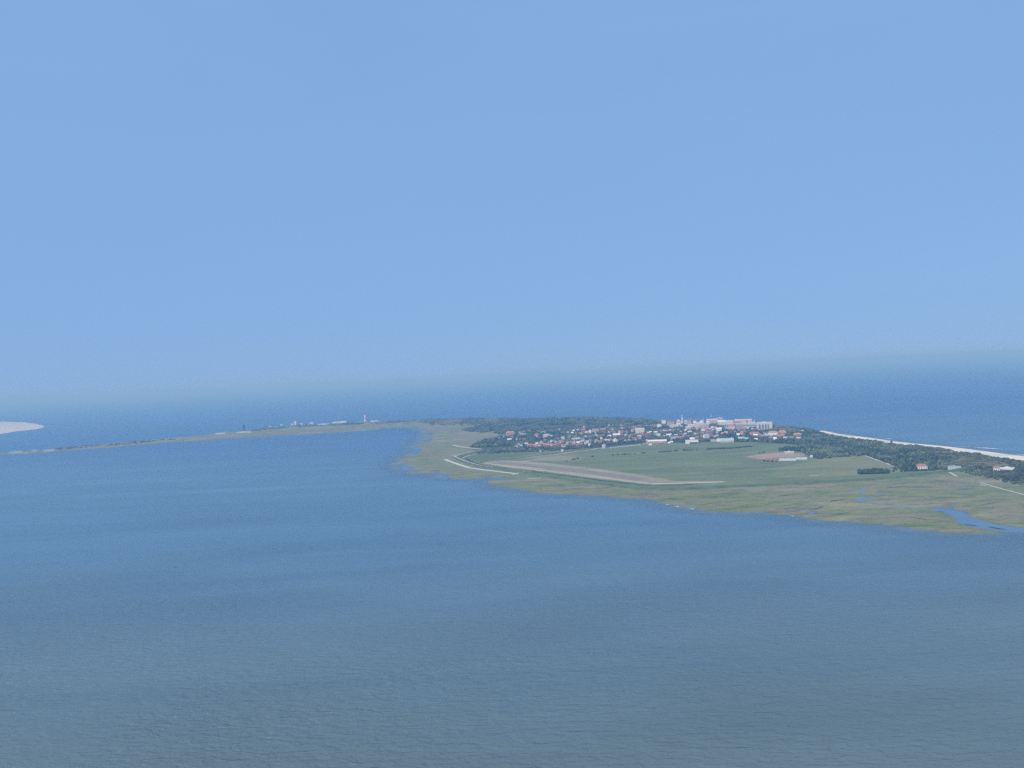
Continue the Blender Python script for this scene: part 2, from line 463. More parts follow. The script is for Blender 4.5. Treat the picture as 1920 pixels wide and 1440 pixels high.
def bl(c, a, w): return c * (1 - w[:, None]) + np.array(a)[None, :] * w[:, None]
C = np.tile(np.array([0.16, 0.165, 0.075]), (len(P), 1))
fn = fbm(px_, py_, 140, 4, 61)
C = bl(C, (0.060, 0.085, 0.035), a_vill)
C = bl(C, (0.138, 0.172, 0.080), a_air)
C = bl(C, (0.172, 0.190, 0.090), a_east)
C = bl(C, (0.115, 0.150, 0.065), a_pold)
stripe = smooth(0.42, 0.62, fbm(px_ * 0.35 + py_ * 0.1, py_ * 1.2, 90, 3, 63)) * a_air * (1 - a_east) * 0.55
C = bl(C, (0.135, 0.155, 0.078), stripe)
C = bl(C, (0.310, 0.265, 0.165), a_t1 * (0.70 + 0.30 * smooth(0.3, 0.6, fn)))
C = bl(C, (0.34, 0.255, 0.17), a_t2)
C = bl(C, (0.29, 0.25, 0.155), a_t4 * (0.25 + 0.6 * smooth(0.40, 0.60, fbm(px_ * 0.5, py_, 60, 3, 64))))
C = bl(C, (0.22, 0.20, 0.115), a_t3 * 0.8)
beach_line = np.concatenate([pw(BEACH), pw(BEACH[-1:]) + ext])
a_beach = np.zeros(len(P))
idx = np.nonzero((np.abs(SD) < 260) & (py_ < 3600) & (px_ > 900))[0]
crest = Z_DUNE_E[:15]
bz = np.concatenate([beach_line[::-1] + np.array([0, 60]), pw([(1528, 806)], 9.0) + np.array([0, 60]), crest[2:] - np.array([0, 6])])
a_beach[idx] = smooth(-12, 8, sdist(P[idx], bz))
C = bl(C, (0.66, 0.60, 0.49), a_beach)
H = H * (1 - a_beach * smooth(0, 20, -sdist(P, Z_DUNE_E) * 0 + 20)) + a_beach * np.clip(SD * 0.03, -1.5, 2.6)
spit_sand = np.where(spit, smooth(0.50, 0.62, fbm(px_, py_, 110, 4, 71)) * 0.35, 0)
C = bl(C, (0.42, 0.37, 0.28), spit_sand)
C = bl(C, (0.15, 0.125, 0.10), np.where(spit, smooth(0.42, 0.6, fbm(px_ * 0.6, py_, 150, 4, 73)) * 0.7, 0))
marsh = np.clip(1 - a_air - a_vill - a_de - a_beach - a_pold - a_t3 * 0.75, 0, 1) * np.where(spit, 0.55, 1.0)
wet = smooth(14, 2, SD + edge_noise * 0.4) * (1 - a_beach)
C = bl(C, (0.15, 0.14, 0.10), wet * 0.6)
marsh *= 1 - 0.6 * wet
dune = np.clip(a_de + 0.75 * a_dw - a_beach, 0, 1)

keep = (SD > -36).reshape(NY, NX)
q = keep[:-1, :-1] | keep[1:, :-1] | keep[:-1, 1:] | keep[1:, 1:]
jj, kk = np.nonzero(q)
i0 = jj * NX + kk
F = np.stack([i0, i0 + 1, i0 + NX + 1, i0 + NX], 1)
used = np.unique(F)
remap = np.full(len(P), -1); remap[used] = np.arange(len(used))
V = np.stack([px_[used], py_[used], H[used]], 1)
me = big_mesh('island_ground', V, remap[F], M['ground'], True, {
    'zone_colour': ('FLOAT_COLOR', np.concatenate([C[used], np.ones((len(used), 1))], 1)),
    'marsh': ('FLOAT', marsh[used]), 'dune': ('FLOAT', dune[used])})
tag(add('island_ground', me), kind='structure')
HG = H.reshape(NY, NX)
SDG = SD.reshape(NY, NX)

def ground(x, y):
    fx = np.clip((np.asarray(x) - gxs[0]) / DX, 0, NX - 1.001); fy = np.clip((np.asarray(y) - gys[0]) / DY, 0, NY - 1.001)
    i = fx.astype(int); j = fy.astype(int); u = fx - i; v = fy - j
    return (HG[j, i] * (1 - u) + HG[j, i + 1] * u) * (1 - v) + (HG[j + 1, i] * (1 - u) + HG[j + 1, i + 1] * u) * v
def gz(x, y): return float(ground(np.array([x]), np.array([y]))[0])

# silty shallows along the shore: a thin sheet of lighter water that thins out to nothing
ks = ((SD > -75) & (SD < 25)).reshape(NY, NX)
qs = ks[:-1, :-1] & ks[1:, :-1] & ks[:-1, 1:] & ks[1:, 1:]
jj, kk = np.nonzero(qs)
i0 = jj * NX + kk
F = np.stack([i0, i0 + 1, i0 + NX + 1, i0 + NX], 1)
us = np.unique(F); rm = np.full(len(P), -1); rm[us] = np.arange(len(us))
shoal = smooth(-70, 4, SD + edge_noise * 0.8) * (0.55 + 0.45 * smooth(0.3, 0.7, fbm(px_, py_, 40, 3, 95)))
m, nt, b = new_mat('silty_shallows')
geo_ = N(nt, 'ShaderNodeNewGeometry').outputs['Position']
b.inputs['Roughness'].default_value = 0.3
nt.links.new(ramp(nt, noise_node(nt, geo_, 1 / 18.0, 4), [(0.3, (0.105, 0.175, 0.220)), (0.7, (0.170, 0.215, 0.225))]), b.inputs['Base Color'])
tr = N(nt, 'ShaderNodeBsdfTransparent'); ms = N(nt, 'ShaderNodeMixShader')
sh = N(nt, 'ShaderNodeAttribute', attribute_name='shoal').outputs['Fac']
nt.links.new(math_node(nt, 'MULTIPLY', sh, 0.75), ms.inputs[0]); nt.links.new(tr.outputs[0], ms.inputs[1]); nt.links.new(b.outputs[0], ms.inputs[2])
nt.links.new(ms.outputs[0], next(n_ for n_ in nt.nodes if n_.type == 'OUTPUT_MATERIAL').inputs['Surface'])
Vs = np.stack([px_[us], py_[us], np.full(len(us), 0.03)], 1)
tag(add('shallow_water', big_mesh('shallow_water', Vs, rm[F], m, True, {'shoal': ('FLOAT', shoal[us])})), kind='structure')

# far sandbank beyond the spit
sb = pw([(-260, 792), (-60, 789.5), (0, 790.5), (40, 791.5), (70, 795), (82, 800), (74, 804), (50, 806.5), (20, 810), (0, 814), (-80, 820), (-260, 832)])
cx = sb.mean(0)
vs, fs = [], []
steps = []
dense = []
for i in range(len(sb)):
    a, b_ = sb[i], sb[(i + 1) % len(sb)]
    for t in np.linspace(0, 1, 12, endpoint=False):
        dense.append(a + (b_ - a) * t)
dense = np.array(dense)
nn = len(dense)
jit = (fbm(dense[:, 0], dense[:, 1], 160, 3, 81) - 0.5) * 60
rings = [(1.02, -1.0), (1.0, 0.15), (0.93, 1.2), (0.75, 2.4), (0.4, 2.0)]
for s, z in rings:
    for p_, jt in zip(dense, jit):
        c = cx + (p_ - cx) * s
        vs.append((c[0] + jt * 0.5, c[1] + jt, z + (0.8 * math.sin(c[0] * .01) if z > 1 else 0)))
vs.append((cx[0], cx[1], 2.2))
for r_ in range(len(rings) - 1):
    for i in range(nn):
        a = r_ * nn + i; b_ = r_ * nn + (i + 1) % nn
        fs.append((a, b_, b_ + nn, a + nn))
for i in range(nn):
    fs.append(((len(rings) - 1) * nn + i, (len(rings) - 1) * nn + (i + 1) % nn, len(vs) - 1))
tag(add('sandbank', mesh_from('sandbank', vs, fs), M['sand']), kind='structure')

# ------------------------------------------------------------------ ribbons: paths, dike, runway, ditches, creeks
def polyline(pts, step=8.0):
    out = []
    for i in range(len(pts) - 1):
        a, b_ = np.array(pts[i]), np.array(pts[i + 1])
        k = max(1, int(np.linalg.norm(b_ - a) / step))
        for t in range(k):
            out.append(a + (b_ - a) * t / k)
    out.append(np.array(pts[-1]))
    out = np.array(out)
    for _ in range(3):
        out[1:-1] = (out[:-2] + 2 * out[1:-1] + out[2:]) / 4
    return out

def normals2(L):
    t = np.gradient(L, axis=0)
    t /= np.linalg.norm(t, axis=1)[:, None] + 1e-9
    return np.stack([-t[:, 1], t[:, 0]], 1)

def ribbon(name, pxpts, width, mat, lift=0.10, profile=None, kind='structure', wvar=0.0, parent=None):
    """profile: list of (offset across, height) ; follows the terrain"""
    L = polyline(pw(pxpts, 1.0))
    nn_ = normals2(L)
    prof = profile or [(-width / 2, 0), (0, 0.02), (width / 2, 0)]
    Vv = []
    for k, (p_, q_) in enumerate(zip(L, nn_)):
        s = 1 + wvar * math.sin(k * 0.9) * 0.5 + wvar * (random.random() - 0.5)
        zc_ = gz(p_[0], p_[1])
        for off, h in prof:
            w = p_ + q_ * off * s
            Vv.append((w[0], w[1], max(gz(w[0], w[1]), zc_) + lift + h if profile is None else zc_ + lift + h))
    npf = len(prof)
    Ff = []
    for i in range(len(L) - 1):
        for j in range(npf - 1):
            a = i * npf + j
            Ff.append((a, a + 1, a + npf + 1, a + npf))
    o = add(name, mesh_from(name, Vv, Ff), mat, parent)
    if kind: o['kind'] = kind
    return o

DIKE = [(1816, 880.5), (1755, 886), (1670, 896.5), (1500, 907), (1358, 913), (1266, 918), (1200, 916), (1080, 902), (1020, 892), (965, 884), (905, 875), (870, 865), (858, 859), (866, 854), (890, 848.5), (930, 844)]
ribbon('dike', DIKE, 26, M['dike'], -0.1, [(-13, 0), (-6, 2.6), (-1.5, 3.4), (1.5, 3.4), (6, 2.4), (13, 0)])
ribbon('revetment_path', [(834, 861.2), (842, 864.5), (859, 870.6), (879, 877), (907, 881), (940, 885), (971, 888.6)], 13, M['paving'], 0.35, wvar=0.15)
ribbon('revetment_path', [(849, 834.5), (860, 837), (880, 840), (904, 842.6)], 11, M['paving'], 0.35)
ribbon('dike_road', [(851, 856.5), (856, 859.5), (870, 865.5), (898, 874.5), (925, 877.5)], 4.5, M['track'], 3.6)
ribbon('dike_road', [(852, 856.5), (862, 852.5), (885, 847.5), (905, 844.5)], 4.5, M['track'], 0.5)
ribbon('polder_road', [(866, 859.5), (872, 863.5), (890, 870), (912, 875)], 4, M['paving'], 0.35)
ribbon('polder_road', [(866, 859.5), (876, 855), (893, 851.5)], 4, M['paving'], 0.35)
ribbon('ditch', [(872, 858), (884, 866), (905, 872), (925, 875)], 9, M['ditch'], 0.25, wvar=0.4)
ribbon('ditch', [(898, 867.5), (935, 863), (973, 858.3), (1040, 849.5), (1076, 844.8), (1116, 840.2), (1160, 836), (1203, 831.8)], 9, M['ditch'], 0.2, wvar=0.5)
ribbon('airfield_track', [(985, 857.9), (1046, 851.8), (1076, 847.2), (1116, 842.6)], 6, M['track'], 0.2)
ribbon('ditch', [(997, 884.2), (1036, 889), (1080, 894.6), (1140, 902.6), (1205, 910), (1272, 909.6), (1300, 908.5)], 8, M['ditch'], 0.2, wvar=0.5)
ribbon('ditch', [(880, 866), (900, 872), (925, 875.5), (950, 878.5)], 5, M['ditch'], 0.2, wvar=0.5)
ribbon('airfield_edge', [(908, 867.5), (950, 874.5), (994, 879.5), (1092, 891.3), (1214, 906.3), (1240, 906.8)], 17, M['tan'], 0.12, wvar=0.2)
ribbon('runway', [(925, 866.8), (994, 872.6), (1092, 883.6), (1203, 898.6)], 44, M['runway'], 0.15)
ribbon('taxiway', [(1222, 907.6), (1290, 905.6), (1358, 903.3)], 9, M['track'], 0.18)
ribbon('marsh_path', [(1773, 882.6), (1783, 887), (1794, 893)], 4.5, M['paving'], 0.25)
ribbon('marsh_path', [(1838, 905), (1866, 913), (1897, 921.5), (1920, 927.5), (2000, 950)], 4, M['paving'], 0.25)
ribbon('marsh_path', [(1838, 909), (1848, 911)], 4, M['track'], 0.25)
ribbon('farm_road', [(1755, 883.5), (1773, 882.6), (1790, 881.5), (1815, 879.5)], 5, M['paving'], 0.6)
ribbon('field_path', [(1622, 854.6), (1645, 862.5), (1682, 876.5)], 5, M['track'], 0.2)
ribbon('shore_jetty', [(960, 890.5), (968, 888.5), (982, 883.5)], 6, M['paving'], 0.5)
ribbon('shore_sand', [(988, 897.3), (1000, 896.8), (1014, 896.9)], 6, M['sand'], 0.25)
ribbon('field_strip', [(1536, 891.3), (1524, 891.0), (1518, 891.8)], 5, M['paving'], 0.2)
ribbon('beach_track', [(1556, 819.5), (1566, 819), (1577, 817.5)], 6, M['sand'], 1.2)

def patch(name, pxpts, z, mat, kind='structure'):
    p_ = pw(pxpts, z)
    o = add(name, mesh_from(name, [(a[0], a[1], z) for a in p_], [tuple(range(len(p_)))]), mat)
    o['kind'] = kind
    return o
def ribbon_creek(pxpts, widths, z=1.15):
    L = pw(pxpts, 1.0)
    nn_ = normals2(L)
    Vv, Ff = [], []
    for p_, q_, w in zip(L, nn_, widths):
        for s in (-0.5, 0.5):
            c = p_ + q_ * s * w
            Vv.append((c[0], c[1], max(gz(p_[0], p_[1]), gz(c[0], c[1]), 0.15) + 0.10))
    for i in range(len(L) - 1):
        Ff.append((2 * i, 2 * i + 1, 2 * i + 3, 2 * i + 2))
    o = add('creek', mesh_from('creek', Vv, Ff), M['creek']); o['kind'] = 'structure'
ribbon_creek([(1766, 957.5), (1750, 954.5), (1732, 953.8), (1698, 951), (1670, 948), (1640, 943.7), (1624, 941), (1610, 938.8), (1612, 936.2), (1622, 933), (1637, 930.3), (1654, 927), (1663, 926.2)],
             [22, 14, 7, 5, 5, 6, 7, 9, 13, 9, 5, 4, 3])
ribbon_creek([(1613, 925), (1617, 922), (1622, 919.5), (1615, 917)], [7, 9, 6, 3])
ribbon_creek([(1796, 923), (1806, 921.5), (1812, 919.5), (1806, 918), (1797, 919.5)], [3, 5, 6, 4, 3])
ribbon_creek([(1784, 953.5), (1787, 949.5), (1791, 947), (1793, 944)], [5, 3, 4, 1.5])
CM = [(1758, 953), (1778, 955), (1801, 958.5), (1819, 968), (1847, 979), (1881, 986), (1922, 991), (1922, 998.5), (1892, 998), (1870, 995), (1835, 991), (1801, 984), (1791, 978), (1791, 972), (1782, 965), (1762, 958.5)]
patch('creek_mouth', CM, 0.08, M['creek'])
patch('creek_bank', [(1806, 981.5), (1822, 984), (1836, 986.3), (1826, 986.2), (1812, 984)], 0.14, M['ditch'])
patch('creek_bank', [(1852, 987), (1872, 990), (1890, 993.2), (1872, 992.2), (1858, 989.5)], 0.14, M['ditch'])
ribbon_creek([(1520, 964), (1522, 961.5), (1528, 960)], [8, 6, 3])
ribbon_creek([(1504, 958), (1514, 957), (1540, 949.5)], [3, 4, 2])

for k, (xa, ya, xb, yb) in enumerate([(1310, 948, 1350, 940), (1180, 929, 1225, 926), (1400, 952, 1446, 944), (1560, 966, 1600, 960), (1330, 932, 1372, 929), (1460, 930, 1500, 926), (1660, 915, 1700, 911),
                                      (1700, 968, 1740, 974), (1840, 946, 1880, 940), (1560, 940, 1590, 934), (1250, 934, 1290, 938), (1740, 930, 1775, 934), (1520, 955.5, 1545, 950), (1060, 917, 1095, 915)]):
    pts_ = [(xa + (xb - xa) * f_ + random.uniform(-3, 3), ya + (yb - ya) * f_ + random.uniform(-.7, .7)) for f_ in (0, .2, .4, .6, .8, 1)]
    ribbon('marsh_ditch', pts_, random.uniform(1.6, 3.2), M['ditch'], 0.10, wvar=0.8)

# ------------------------------------------------------------------ buildings
def box(x0, x1, y0, y1, z0, z1):
    v = [(x0, y0, z0), (x1, y0, z0), (x1, y1, z0), (x0, y1, z0), (x0, y0, z1), (x1, y0, z1), (x1, y1, z1), (x0, y1, z1)]
    f = [(0, 3, 2, 1), (4, 5, 6, 7), (0, 1, 5, 4), (1, 2, 6, 5), (2, 3, 7, 6), (3, 0, 4, 7)]
    return v, f
def merge(parts):
    V_, F_ = [], []
    for v, f in parts:
        o = len(V_)
        V_ += v
        F_ += [tuple(i + o for i in q) for q in f]
    return V_, F_
_cache = {}
def shared(key, fn):
    if key not in _cache:
        _cache[key] = mesh_from(key[0], *fn())
    return _cache[key]
def win_mesh(w, h):
    return shared(('window', round(w, 1), round(h, 1)), lambda: box(-w / 2, w / 2, -0.08, 0.06, -h / 2, h / 2))

def put(name, me, mat, parent, loc=(0, 0, 0), rz=0.0):
    if me.materials and me.materials[0] != mat:
        me = me.copy(); me.materials.clear()
    return add(name, me, mat, parent, loc, rz)

footprints = []          # (x, y, radius) kept free of trees
ALL_HOUSES = []

def building(px, py, w, d, h, style, wall, roof, yaw=0.0, zvis=0.0, windows=0, name='house', rise=None, chimney=True, storey=3.0, z=None, point=None):
    """px,py: where its foot (or its lowest visible edge at height zvis) stands; w,d,h metres"""
    p_ = point if point is not None else at(px, py, zvis)
    zg = gz(p_[0], p_[1]) if z is None else z
    base = zg - 0.6
    view = math.atan2(-p_[0], p_[1])          # turn that faces the photographer
    root = empty(name, (p_[0], p_[1], base), view + R(yaw))
    top = h + 0.6
    if style == 'gable':
        rise = rise if rise is not None else d * 0.42
        eave = max(2.0, top - rise)
        hw, hd = w / 2, d / 2
        V_ = [(-hw, -hd, 0), (hw, -hd, 0), (hw, hd, 0), (-hw, hd, 0), (-hw, -hd, eave), (hw, -hd, eave), (hw, hd, eave), (-hw, hd, eave), (-hw, 0, eave + rise), (hw, 0, eave + rise)]
        F_ = [(0, 3, 2, 1), (0, 1, 5, 4), (2, 3, 7, 6), (1, 2, 6, 9, 5), (3, 0, 4, 8, 7)]
        put('wall', mesh_from('wall', V_, F_), M['w_' + wall], root)
        e, t = 0.5, 0.25
        k = rise / hd
        a = [(-hw - e, -hd - e, eave - e * k + .05), (hw + e, -hd - e, eave - e * k + .05), (hw + e, 0, eave + rise + .05), (-hw - e, 0, eave + rise + .05)]
        b2 = [(x, -y, zz) for x, y, zz in a]
        a2 = [(x, y, zz + t) for x, y, zz in a]; b3 = [(x, y, zz + t) for x, y, zz in b2]
        V_ = a + a2 + b2 + b3
        F_ = [(3, 2, 1, 0), (4, 5, 6, 7), (0, 1, 5, 4), (1, 2, 6, 5), (3, 0, 4, 7), (8, 9, 10, 11), (15, 14, 13, 12), (12, 13, 9, 8), (13, 14, 10, 9), (15, 12, 8, 11)]
        ro = put('roof', mesh_from('roof', V_, F_), M['r_' + roof], root)
        if chimney:
            cx_ = hw * 0.35
            put('chimney', shared(('chimney',), lambda: box(-.4, .4, -.4, .4, -1.0, 1.3)), M['w_brick'], ro, (cx_, 0.2, eave + rise))
    elif style == 'hip':
        rise = rise if rise is not None else d * 0.38
        eave = max(2.0, top - rise)
        hw, hd = w / 2, d / 2
        put('wall', mesh_from('wall', *box(-hw, hw, -hd, hd, 0, eave)), M['w_' + wall], root)
        e = 0.6
        rdg = max(0.5, hw - hd * 0.8)
        V_ = [(-hw - e, -hd - e, eave + .02), (hw + e, -hd - e, eave + .02), (hw + e, hd + e, eave + .02), (-hw - e, hd + e, eave + .02), (-rdg, 0, eave + rise), (rdg, 0, eave + rise)]
        F_ = [(3, 2, 1, 0), (0, 1, 5, 4), (1, 2, 5), (2, 3, 4, 5), (3, 0, 4)]
        ro = put('roof', mesh_from('roof', V_, F_), M['r_' + roof], root)
        if chimney:
            put('chimney', shared(('chimney',), lambda: box(-.4, .4, -.4, .4, -1.0, 1.3)), M['w_brick'], ro, (rdg * 0.5, 0.1, eave + rise - .2))
        top = eave
    else:
        hw, hd = w / 2, d / 2
        put('wall', mesh_from('wall', *box(-hw, hw, -hd, hd, 0, top)), M['w_' + wall], root)
        pv = merge([box(-hw - .3, hw + .3, -hd - .3, hd + .3, top, top + .35), box(-hw * .25, hw * .15, -hd * .3, hd * .4, top + .35, top + 2.0)])
        put('roof', mesh_from('roof', *pv), M['r_' + roof], root)
        eave = top
    if windows:
        nst = max(1, int((eave - 1.2) / storey))
        for s in range(nst):
            zz = 2.1 + s * storey
            if zz + 0.9 > eave: break
            for k in range(windows):
                xx = -w / 2 + w * (k + 0.5) / windows
                put('window', win_mesh(min(2.2, w / windows * .5), 1.5), M['glass'], root, (xx, -d / 2 - .03, zz))
            ns = max(1, int(d / 5))
            for k in range(ns):
                yy = -d / 2 + d * (k + 0.5) / ns
                put('window', win_mesh(min(1.8, d / ns * .5), 1.5), M['glass'], root, (-w / 2 - .03, yy, zz), R(90))
    footprints.append((p_[0], p_[1], max(w, d) * 0.5 + 2.5))
    root['_w'] = w
    ALL_HOUSES.append(root)
    return root

# ---- buildings that stand out, measured off the photograph in its own pixels: x0, x1, lowest visible edge, top
def measured(x0, x1, yb, yt, style, wall, roof, label, cat='house', name='house', yaw=0.0, zvis=4.0, depth=None, windows=0, rise=None, group=None, wscale=1.0):
    pc = at((x0 + x1) / 2, yb, zvis)
    dist = math.hypot(pc.x, pc.y)
    mpp = dist / FPX
    w = (x1 - x0) * mpp * wscale
    zg = gz(pc.x, pc.y)
    pc = at((x0 + x1) / 2, yb, zvis + max(0, zg - 1))
    h = zvis + (yb - yt) * mpp
    d = depth or min(max(8.0, w * 0.6), 14.0)
    r_ = building(0, 0, max(w, 6), d, h, style, wall, roof, yaw, 0, windows, name, rise, point=pc)
    tag(r_, label, cat, group)
    return r_

def r3(x): return 720 + x / 5.3333
def r3y(y): return 760 + y / 5.3333
def z1(v): return 860 + v / 9.6, 770            # enlargements used for measuring
A = lambda x: 860 + x / 9.6
Ay = lambda y: 770 + y / 9.6
Bx = lambda x: 1060 + x / 16.0
By = lambda y: 775 + y / 16.0
Cx = lambda x: 1180 + x / 16.0
Cy = lambda y: 775 + y / 16.0
Dx = lambda x: 1290 + x / 11.294
Dy = lambda y: 775 + y / 11.294
Ex = lambda x: 1440 + x / 8.0
Ey = lambda y: 785 + y / 8.0

T = []
def t(fx, fy, x0, x1, yb, yt, *a, **k):
    measured(fx(x0), fx(x1), fy(yb), fy(yt), *a, **k)

# western wood
t(A, Ay, 850, 1005, 440, 375, 'hip', 'tan', 'orange', 'long house with bright orange roof, westernmost in the wood', depth=14)
t(A, Ay, 1080, 1140, 410, 385, 'gable', 'grey', 'grey', 'small grey-roofed house just right of the westernmost orange roof')
t(A, Ay, 1085, 1215, 445, 420, 'flat', 'grey', 'white', 'long low pale-roofed shed right of the westernmost orange roof', cat='shed', name='shed')
t(A, Ay, 1035, 1058, 535, 490, 'gable', 'white', 'slate', 'narrow bright white gable in the western village trees', depth=9)
t(A, Ay, 875, 950, 545, 505, 'gable', 'brick', 'white', 'brick house with pale roof below the westernmost orange roof')
t(A, Ay, 1085, 1215, 530, 500, 'gable', 'tan', 'brown', 'brown-roofed house beside the narrow white gable')
t(A, Ay, 1370, 1430, 470, 415, 'gable', 'pink', 'red', 'pinkish house with white gable at the wood edge', depth=10)
t(A, Ay, 1480, 1560, 410, 385, 'flat', 'white', 'white', 'flat white block half hidden in the western wood')
t(A, Ay, 1520, 1640, 470, 430, 'flat', 'white', 'white', 'wide bright white block in the western village', windows=6, cat='building', name='apartment_block')
t(A, Ay, 1645, 1690, 475, 448, 'flat', 'white', 'white', 'low white annex right of the wide white western block', cat='annex', name='annex')
t(A, Ay, 1845, 1905, 510, 472, 'gable', 'white', 'grey', 'pale grey-roofed house right of the wide white western block')
t(A, Ay, 1755, 1800, 520, 490, 'gable', 'brick', 'brown', 'brown brick house below the wide white western block')
t(A, Ay, 1840, 1885, 415, 390, 'gable', 'grey', 'slate', 'slate-roofed house high in the western wood')
# row of orange roofs by the hedge
ORD = ['first', 'second', 'third', 'fourth', 'fifth', 'sixth', 'seventh', 'eighth', 'ninth', 'tenth', 'eleventh', 'twelfth', 'thirteenth', 'fourteenth', 'fifteenth', 'sixteenth',
       'seventeenth', 'eighteenth', 'nineteenth', 'twentieth', 'twenty-first', 'twenty-second', 'twenty-third', 'twenty-fourth', 'twenty-fifth', 'twenty-sixth', 'twenty-seventh', 'twenty-eighth', 'twenty-ninth', 'thirtieth',
       'thirty-first', 'thirty-second', 'thirty-third', 'thirty-fourth', 'thirty-fifth', 'thirty-sixth']
row = [(1265, 650, 'orange'), (1320, 648, 'red'), (1385, 655, 'orange'), (1445, 640, 'red'), (1495, 625, 'orange'), (1560, 640, 'orange'), (1615, 650, 'orange'), (1665, 640, 'red'), (1720, 650, 'red'), (1775, 628, 'red'), (1835, 645, 'brown'), (1890, 655, 'red')]
for k, (x, y, rc) in enumerate(row):
    t(A, Ay, x - 33, x + 33, y, y - 48, 'gable', ['brick', 'tan', 'brick', 'white'][k % 4], rc,
      '%s house from the left in the row of orange roofs by the hedge' % ORD[k], yaw=random.choice([-12, 8, 15]), group='row of orange roofs by the hedge', depth=10)
row = [(1490, 585, 'orange'), (1560, 560, 'brown'), (1625, 590, 'orange'), (1665, 575, 'white'), (1720, 570, 'slate'), (1785, 590, 'red'), (1850, 575, 'red')]
for k, (x, y, rc) in enumerate(row):
    t(A, Ay, x - 28, x + 28, y, y - 42, 'gable', ['white', 'brick', 'tan', 'white', 'grey', 'brick', 'white'][k], rc,
      '%s house from the left in the row behind the orange roofs' % ORD[k], yaw=random.choice([-20, 70, 15]), group='row behind the orange roofs', depth=9)
t(A, Ay, 1460, 1485, 735, 705, 'gable', 'white', 'slate', 'tiny white hut in front of the hedge wood', zvis=1, depth=6)
t(A, Ay, 1848, 1882, 735, 700, 'gable', 'white', 'grey', 'small white cottage at the end of the hedge wood', zvis=1, depth=7)

# middle village
t(Bx, By, 0, 90, 980, 920, 'gable', 'brick', 'orange', 'pale orange-roofed house at the left of the front village row', yaw=10)
t(Bx, By, 200, 340, 975, 905, 'hip', 'brick', 'red', 'broad red hipped house in the front village row')
t(Bx, By, 345, 410, 985, 925, 'gable', 'tan', 'orange', 'small orange house right of the broad red hipped one', yaw=70)
t(Bx, By, 410, 520, 965, 905, 'gable', 'brick', 'red', 'red-roofed brick house in the middle of the front row')
t(Bx, By, 560, 610, 915, 835, 'gable', 'white', 'slate', 'white gabled cottage beside a grey-roofed pair', depth=9)
t(Bx, By, 615, 705, 885, 825, 'gable', 'white', 'grey', 'grey-roofed white house right of the white gabled cottage')
t(Bx, By, 700, 760, 975, 905, 'gable', 'white', 'white', 'white-roofed house turned end-on in the front row', yaw=60)
t(Bx, By, 1105, 1215, 1000, 945, 'gable', 'grey', 'grey', 'large pale grey roof nearest the airfield hedge', yaw=-20)
t(Bx, By, 195, 290, 810, 760, 'gable', 'brick', 'grey', 'grey-roofed brick house behind the broad red hipped one')
t(Bx, By, 300, 440, 770, 735, 'gable', 'grey', 'grey', 'long grey roof in the middle of the village trees')
t(Bx, By, 450, 570, 790, 740, 'gable', 'white', 'slate', 'slate-roofed long house in the middle of the village trees')
t(Bx, By, 1055, 1100, 790, 730, 'gable', 'white', 'white', 'small isolated bright white cottage among dark trees', depth=8)
t(Bx, By, 905, 960, 830, 790, 'gable', 'grey', 'grey', 'small grey roof left of the isolated white cottage')
t(Bx, By, 1360, 1460, 830, 780, 'gable', 'brick', 'brown', 'brown brick house left of the bright cream gable')
t(Bx, By, 1450, 1530, 840, 735, 'gable', 'cream', 'brown', 'tall cream gable house in the middle village', yaw=85, depth=14)
t(Bx, By, 1430, 1640, 680, 610, 'gable', 'brick', 'white', 'wide white-roofed house with raised middle', depth=13)
t(Bx, By, 1600, 1640, 630, 545, 'flat', 'white', 'white', 'slim white stair block behind the wide white roof', cat='building', name='stair_block')
t(Bx, By, 1650, 1740, 640, 560, 'gable', 'brick', 'red', 'dark brick house right of the slim white stair block')
t(Bx, By, 200, 300, 545, 505, 'gable', 'grey', 'white', 'left of two pale tilted roofs in the western trees', yaw=20)
t(Bx, By, 330, 415, 520, 485, 'gable', 'grey', 'white', 'right of two pale tilted roofs in the western trees', yaw=12)
t(Bx, By, 700, 800, 600, 480, 'gable', 'white', 'brown', 'white gable end of the long brick block', yaw=75, depth=11)
t(Bx, By, 800, 1010, 560, 470, 'flat', 'pink', 'brown', 'long pinkish brick block right of the white gable', cat='building', name='apartment_block', windows=8)
t(Bx, By, 1050, 1220, 550, 475, 'flat', 'brick', 'white', 'brick block with bright white roof edge beside the long pinkish one', cat='building', name='apartment_block', windows=6)
t(Bx, By, 1350, 1460, 520, 480, 'flat', 'grey', 'white', 'pale flat block between the brick blocks and the northern houses', cat='building', name='apartment_block')
t(Bx, By, 1590, 1730, 365, 300, 'hip', 'white', 'red', 'white house with broad red roof at the northern dunes', zvis=2)
t(Bx, By, 1280, 1330, 330, 265, 'gable', 'white', 'slate', 'left of two small white houses below the northern dunes', zvis=2, depth=8)
t(Bx, By, 1390, 1440, 330, 275, 'gable', 'white', 'slate', 'right of two small white houses below the northern dunes', zvis=2, depth=8)
t(Bx, By, 480, 600, 600, 470, 'gable', 'brick', 'red', 'brick church hall under the white turret', cat='church', name='church')
t(Bx, By, 590, 690, 600, 545, 'flat', 'white', 'white', 'low white annex right of the brick church hall', cat='annex', name='annex')

